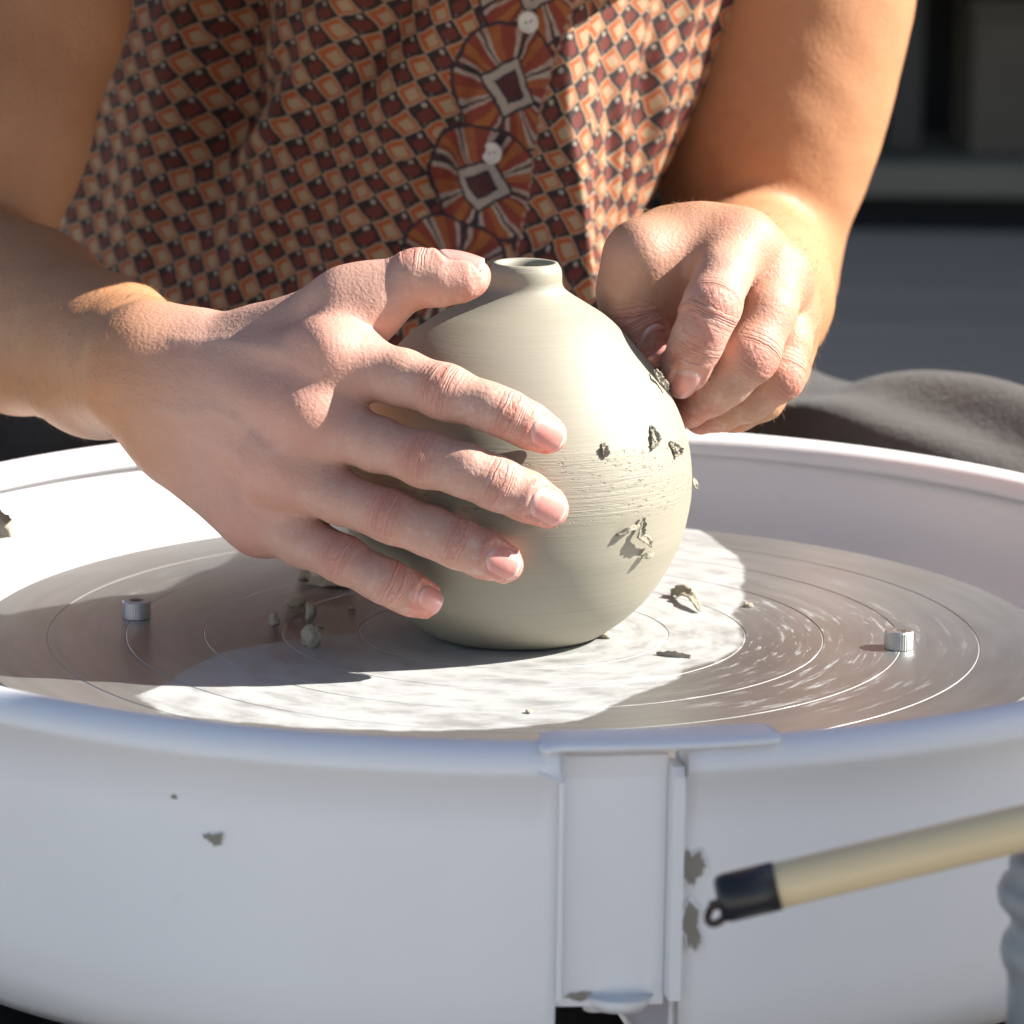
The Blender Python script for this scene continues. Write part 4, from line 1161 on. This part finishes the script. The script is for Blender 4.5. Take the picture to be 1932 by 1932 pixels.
for i in range(26):
    f1, f2, p1 = rs_.uniform(30, 150), rs_.uniform(-60, 60), rs_.uniform(0, 6.28)
    Hh += 0.00024*np.sin(U*f1*1.6+Zg*f2*1.6+p1)*np.sin(Zg*rs_.uniform(20, 50)+rs_.uniform(0, 6.28))
# puckered gathers on the right front
gath = np.clip((U-0.012)/0.02, 0, 1)*np.clip((0.11-U)/0.02, 0, 1)
Hh += 0.0008*gath*np.sin(U*430+2.2*np.sin(Zg*45))
SHIRT['ek'] = 0.40; u_off = 0.0
# placket edge: a thin overlapping step
eu = SHIRT['ek']*(Zg-zrow[200])
def uz_at(px, py):
    lo = 0.10
    best = None
    for Yt in np.linspace(0.19, 0.29, 60):
        p = P3(px, py, Yt); d = np.abs(X-p[0])+np.abs(Zg-p[2])+np.abs(Y-Yt)
        m = d.min()
        if best is None or m < best[0]:
            i = np.unravel_index(np.argmin(d), d.shape); best = (m, U[i], Zg[i])
    return best[1], best[2]
e1, e2 = uz_at(1076, 15), uz_at(985, 440)
SHIRT['ek'] = (e1[0]-e2[0])/(e1[1]-e2[1]); SHIRT['e0'] = e1[0]-SHIRT['ek']*e1[1]
edge = U - (SHIRT['ek']*Zg + SHIRT['e0'])
Hh += 0.0011/(1+np.exp(-np.clip(edge/0.0004, -30, 30)))*np.exp(-np.maximum(edge, 0)/0.02)
tx = np.roll(X, -1, 1)-np.roll(X, 1, 1); ty = np.roll(Y, -1, 1)-np.roll(Y, 1, 1); tl_ = np.hypot(tx, ty)+1e-9
nxn, nyn = ty/tl_, -tx/tl_                       # outward
X = X + nxn*Hh; Y = Y + nyn*Hh
MOT = [uz_at(*p) for p in ((1012, -20), (962, 165), (908, 345), (846, 520))]
M_SHIRT = make_shirt_mat(MOT)
SV = np.stack([X, Y, Zg], 2).reshape(-1, 3)
idx = np.arange(nZ*nU).reshape(nZ, nU)
SQ = np.stack([idx[:-1], np.roll(idx, -1, 1)[:-1], np.roll(idx, -1, 1)[1:], idx[1:]], 2).reshape(-1, 4)
seam = (np.arange(nU) == nU-1)
shirt = big_mesh('shirt', SV, SQ, M_SHIRT)
uvl = shirt.data.uv_layers.new(name='UVMap'); li = np.zeros(len(shirt.data.loops), np.int32); shirt.data.loops.foreach_get('vertex_index', li)
uv = np.stack([U.reshape(-1)[li], Zg.reshape(-1)[li]], 1).astype(np.float32); uvl.data.foreach_set('uv', uv.ravel())
so_ = shirt.modifiers.new('thickness', 'SOLIDIFY'); so_.thickness = 0.0008; so_.offset = -1
to_person(shirt)
def on_shirt(px, py):
    best = None
    for Yt in np.linspace(0.19, 0.29, 90):
        p = P3(px, py, Yt); d = (X-p[0])**2+(Zg-p[2])**2+(Y-Yt)**2; m = d.min()
        if best is None or m < best[0]: best = (m, np.unravel_index(np.argmin(d), d.shape))
    i = best[1]
    return Vector((X[i], Y[i], Zg[i])), Vector((nxn[i], nyn[i], 0.0))
for (px, py) in ((1001, 40), (932, 285)):
    c, n = on_shirt(px, py)
    prf = [(0.0, 0.0), (0.0040, 0.0), (0.0043, 0.0006), (0.0042, 0.0012), (0.0036, 0.0015), (0.0029, 0.0012)] + [(r, 0.00105) for r in np.linspace(0.0026, 0.0, 22)]
    o = lathe('button', prf, 64, M_BUTTON); o.data.name = 'button'
    hl = []
    for v in o.data.vertices:
        dd = min(math.hypot(v.co.x-sx*0.0010, v.co.y-0.0003*sx) for sx in (-1, 1))
        hh = max(0.0, min(1.0, (0.00055-dd)/0.0002)) if v.co.z > 0.0008 else 0.0
        hl.append(hh); v.co.z -= 0.0006*hh
    attr(o, 'hole', hl)
    rotm = n.to_track_quat('Z', 'Y').to_matrix().to_4x4()
    o.data.transform(Matrix.Translation(c + n*0.0006) @ rotm)
    to_person(o); o.parent = shirt

# ---------------------------------------------------------------- hair of the head (above the frame: it shades the hands from the sky)
HR = Field(); HR.core += [Prim((-0.03, 0.185, 0.640), (-0.03, 0.160, 0.640), 0.086, 0.084, 0.02), Prim((-0.10, 0.175, 0.60), (-0.095, 0.20, 0.55), 0.028, 0.024, 0.02), Prim((0.04, 0.175, 0.60), (0.035, 0.20, 0.55), 0.028, 0.024, 0.02), Prim((-0.03, 0.24, 0.60), (-0.03, 0.27, 0.56), 0.05, 0.035, 0.03)]
HV_, HQ_ = surface_nets(HR, np.arange(-0.16, 0.10, 0.004), np.arange(0.05, 0.33, 0.004), np.arange(0.50, 0.75, 0.004))
HN_ = grad(HR, HV_); HV_ = HV_ + HN_*(0.0022*np.sin(HV_[:, 0]*420+6*np.sin(HV_[:, 2]*40)))[:, None]
to_person(big_mesh('hair', HV_, HQ_, mat_simple('brown_hair', (0.06, 0.035, 0.02), 0.5, 150, 0.3)))

# ---------------------------------------------------------------- trousers
TR = Field()
hipR, hipL = np.array([0.07, 0.47, -0.085]), np.array([-0.14, 0.47, -0.065])
ztop_k = P3(1600, 688, 0.31)[2]
knR, knL = np.array([0.335, 0.20, ztop_k-0.070]), np.array([-0.40, 0.20, -0.06])
midR = np.array([0.17, 0.335, ztop_k-0.096])
TR.core += chain([hipR, midR, knR], [0.085, 0.080, 0.068], 0.03) + chain([hipL, np.array([-0.21, 0.33, -0.045]), knL], [0.085, 0.080, 0.068], 0.03)
TR.core += [Prim(hipR, hipL, 0.10, 0.10, 0.05), Prim(knR, (0.36, 0.19, -0.46), 0.064, 0.045, 0.02), Prim(knL, (-0.42, 0.19, -0.46), 0.064, 0.045, 0.02)]
TV, TQ = surface_nets(TR, np.arange(-0.52, 0.46, 0.0045), np.arange(0.08, 0.58, 0.0045), np.arange(-0.53, 0.12, 0.0045))
TN = grad(TR, TV); TV = TV - TN*TR.eval(TV)[:, None]
fd = 0.003*np.sin(TV[:, 0]*95 + TV[:, 1]*60 + 3*np.sin(TV[:, 2]*40)) + 0.002*np.sin(TV[:, 2]*120-TV[:, 0]*70)
# one long seam fold on the thigh
sf, ss, st_ = poly_param(TV, [np.array(P3(1480, 850, 0.265)), np.array(P3(1640, 812, 0.262)), np.array(P3(1760, 795, 0.262)), np.array(P3(1880, 830, 0.25))])
fd += 0.006*np.exp(-(sf/0.010)**2)
trs = to_person(big_mesh('trousers', TV + TN*fd[:, None], TQ, M_CLOTH))

# ---------------------------------------------------------------- fine fair hair on the forearms
cand = np.nonzero((hand < 0.30) & (BV[:, 1] < 0.34) & (BV[:, 2] < 0.19) & (BV[:, 2] > 0.03) & (BN[:, 1] < 0.5))[0]
wgt = (1.0-hand[cand]); pick = RNG.choice(cand, 2600, replace=False, p=wgt/wgt.sum())
HV = []; HQ = []
for vi in pick:
    p = BV[vi]; n = BN[vi]; left = p[0] < -0.02
    ax = np.array([0.62, -0.75, -0.05]) if left else np.array([-0.05, -0.9, 0.1])
    d = ax + RNG.normal(0, 0.28, 3) + np.array([0, 0, -0.25]); d -= n*(d@n); d /= np.linalg.norm(d)
    L = RNG.uniform(0.003, 0.0075); lift = RNG.uniform(0.25, 0.7); sd = np.cross(d, n); wd = 0.000045
    b0 = len(HV)
    for k, t in enumerate((0.0, 0.45, 1.0)):
        c = p + d*L*t + n*(L*lift*t*(1-0.45*t)) - n*0.0002
        w_ = wd*(1-0.8*t)
        HV += [c-sd*w_, c+sd*w_, c+n*w_*1.6]
    for k in range(2):
        for a in range(3):
            b = (a+1) % 3; HQ.append((b0+k*3+a, b0+k*3+b, b0+k*3+3+b, b0+k*3+3+a))
gh = G('fair_hair', Roughness=0.4); gh.set('Base Color', (0.42, 0.27, 0.14))
hair = to_person(big_mesh('arm_hair', np.array(HV), np.array(HQ), gh.mat)); hair['kind'] = 'stuff'
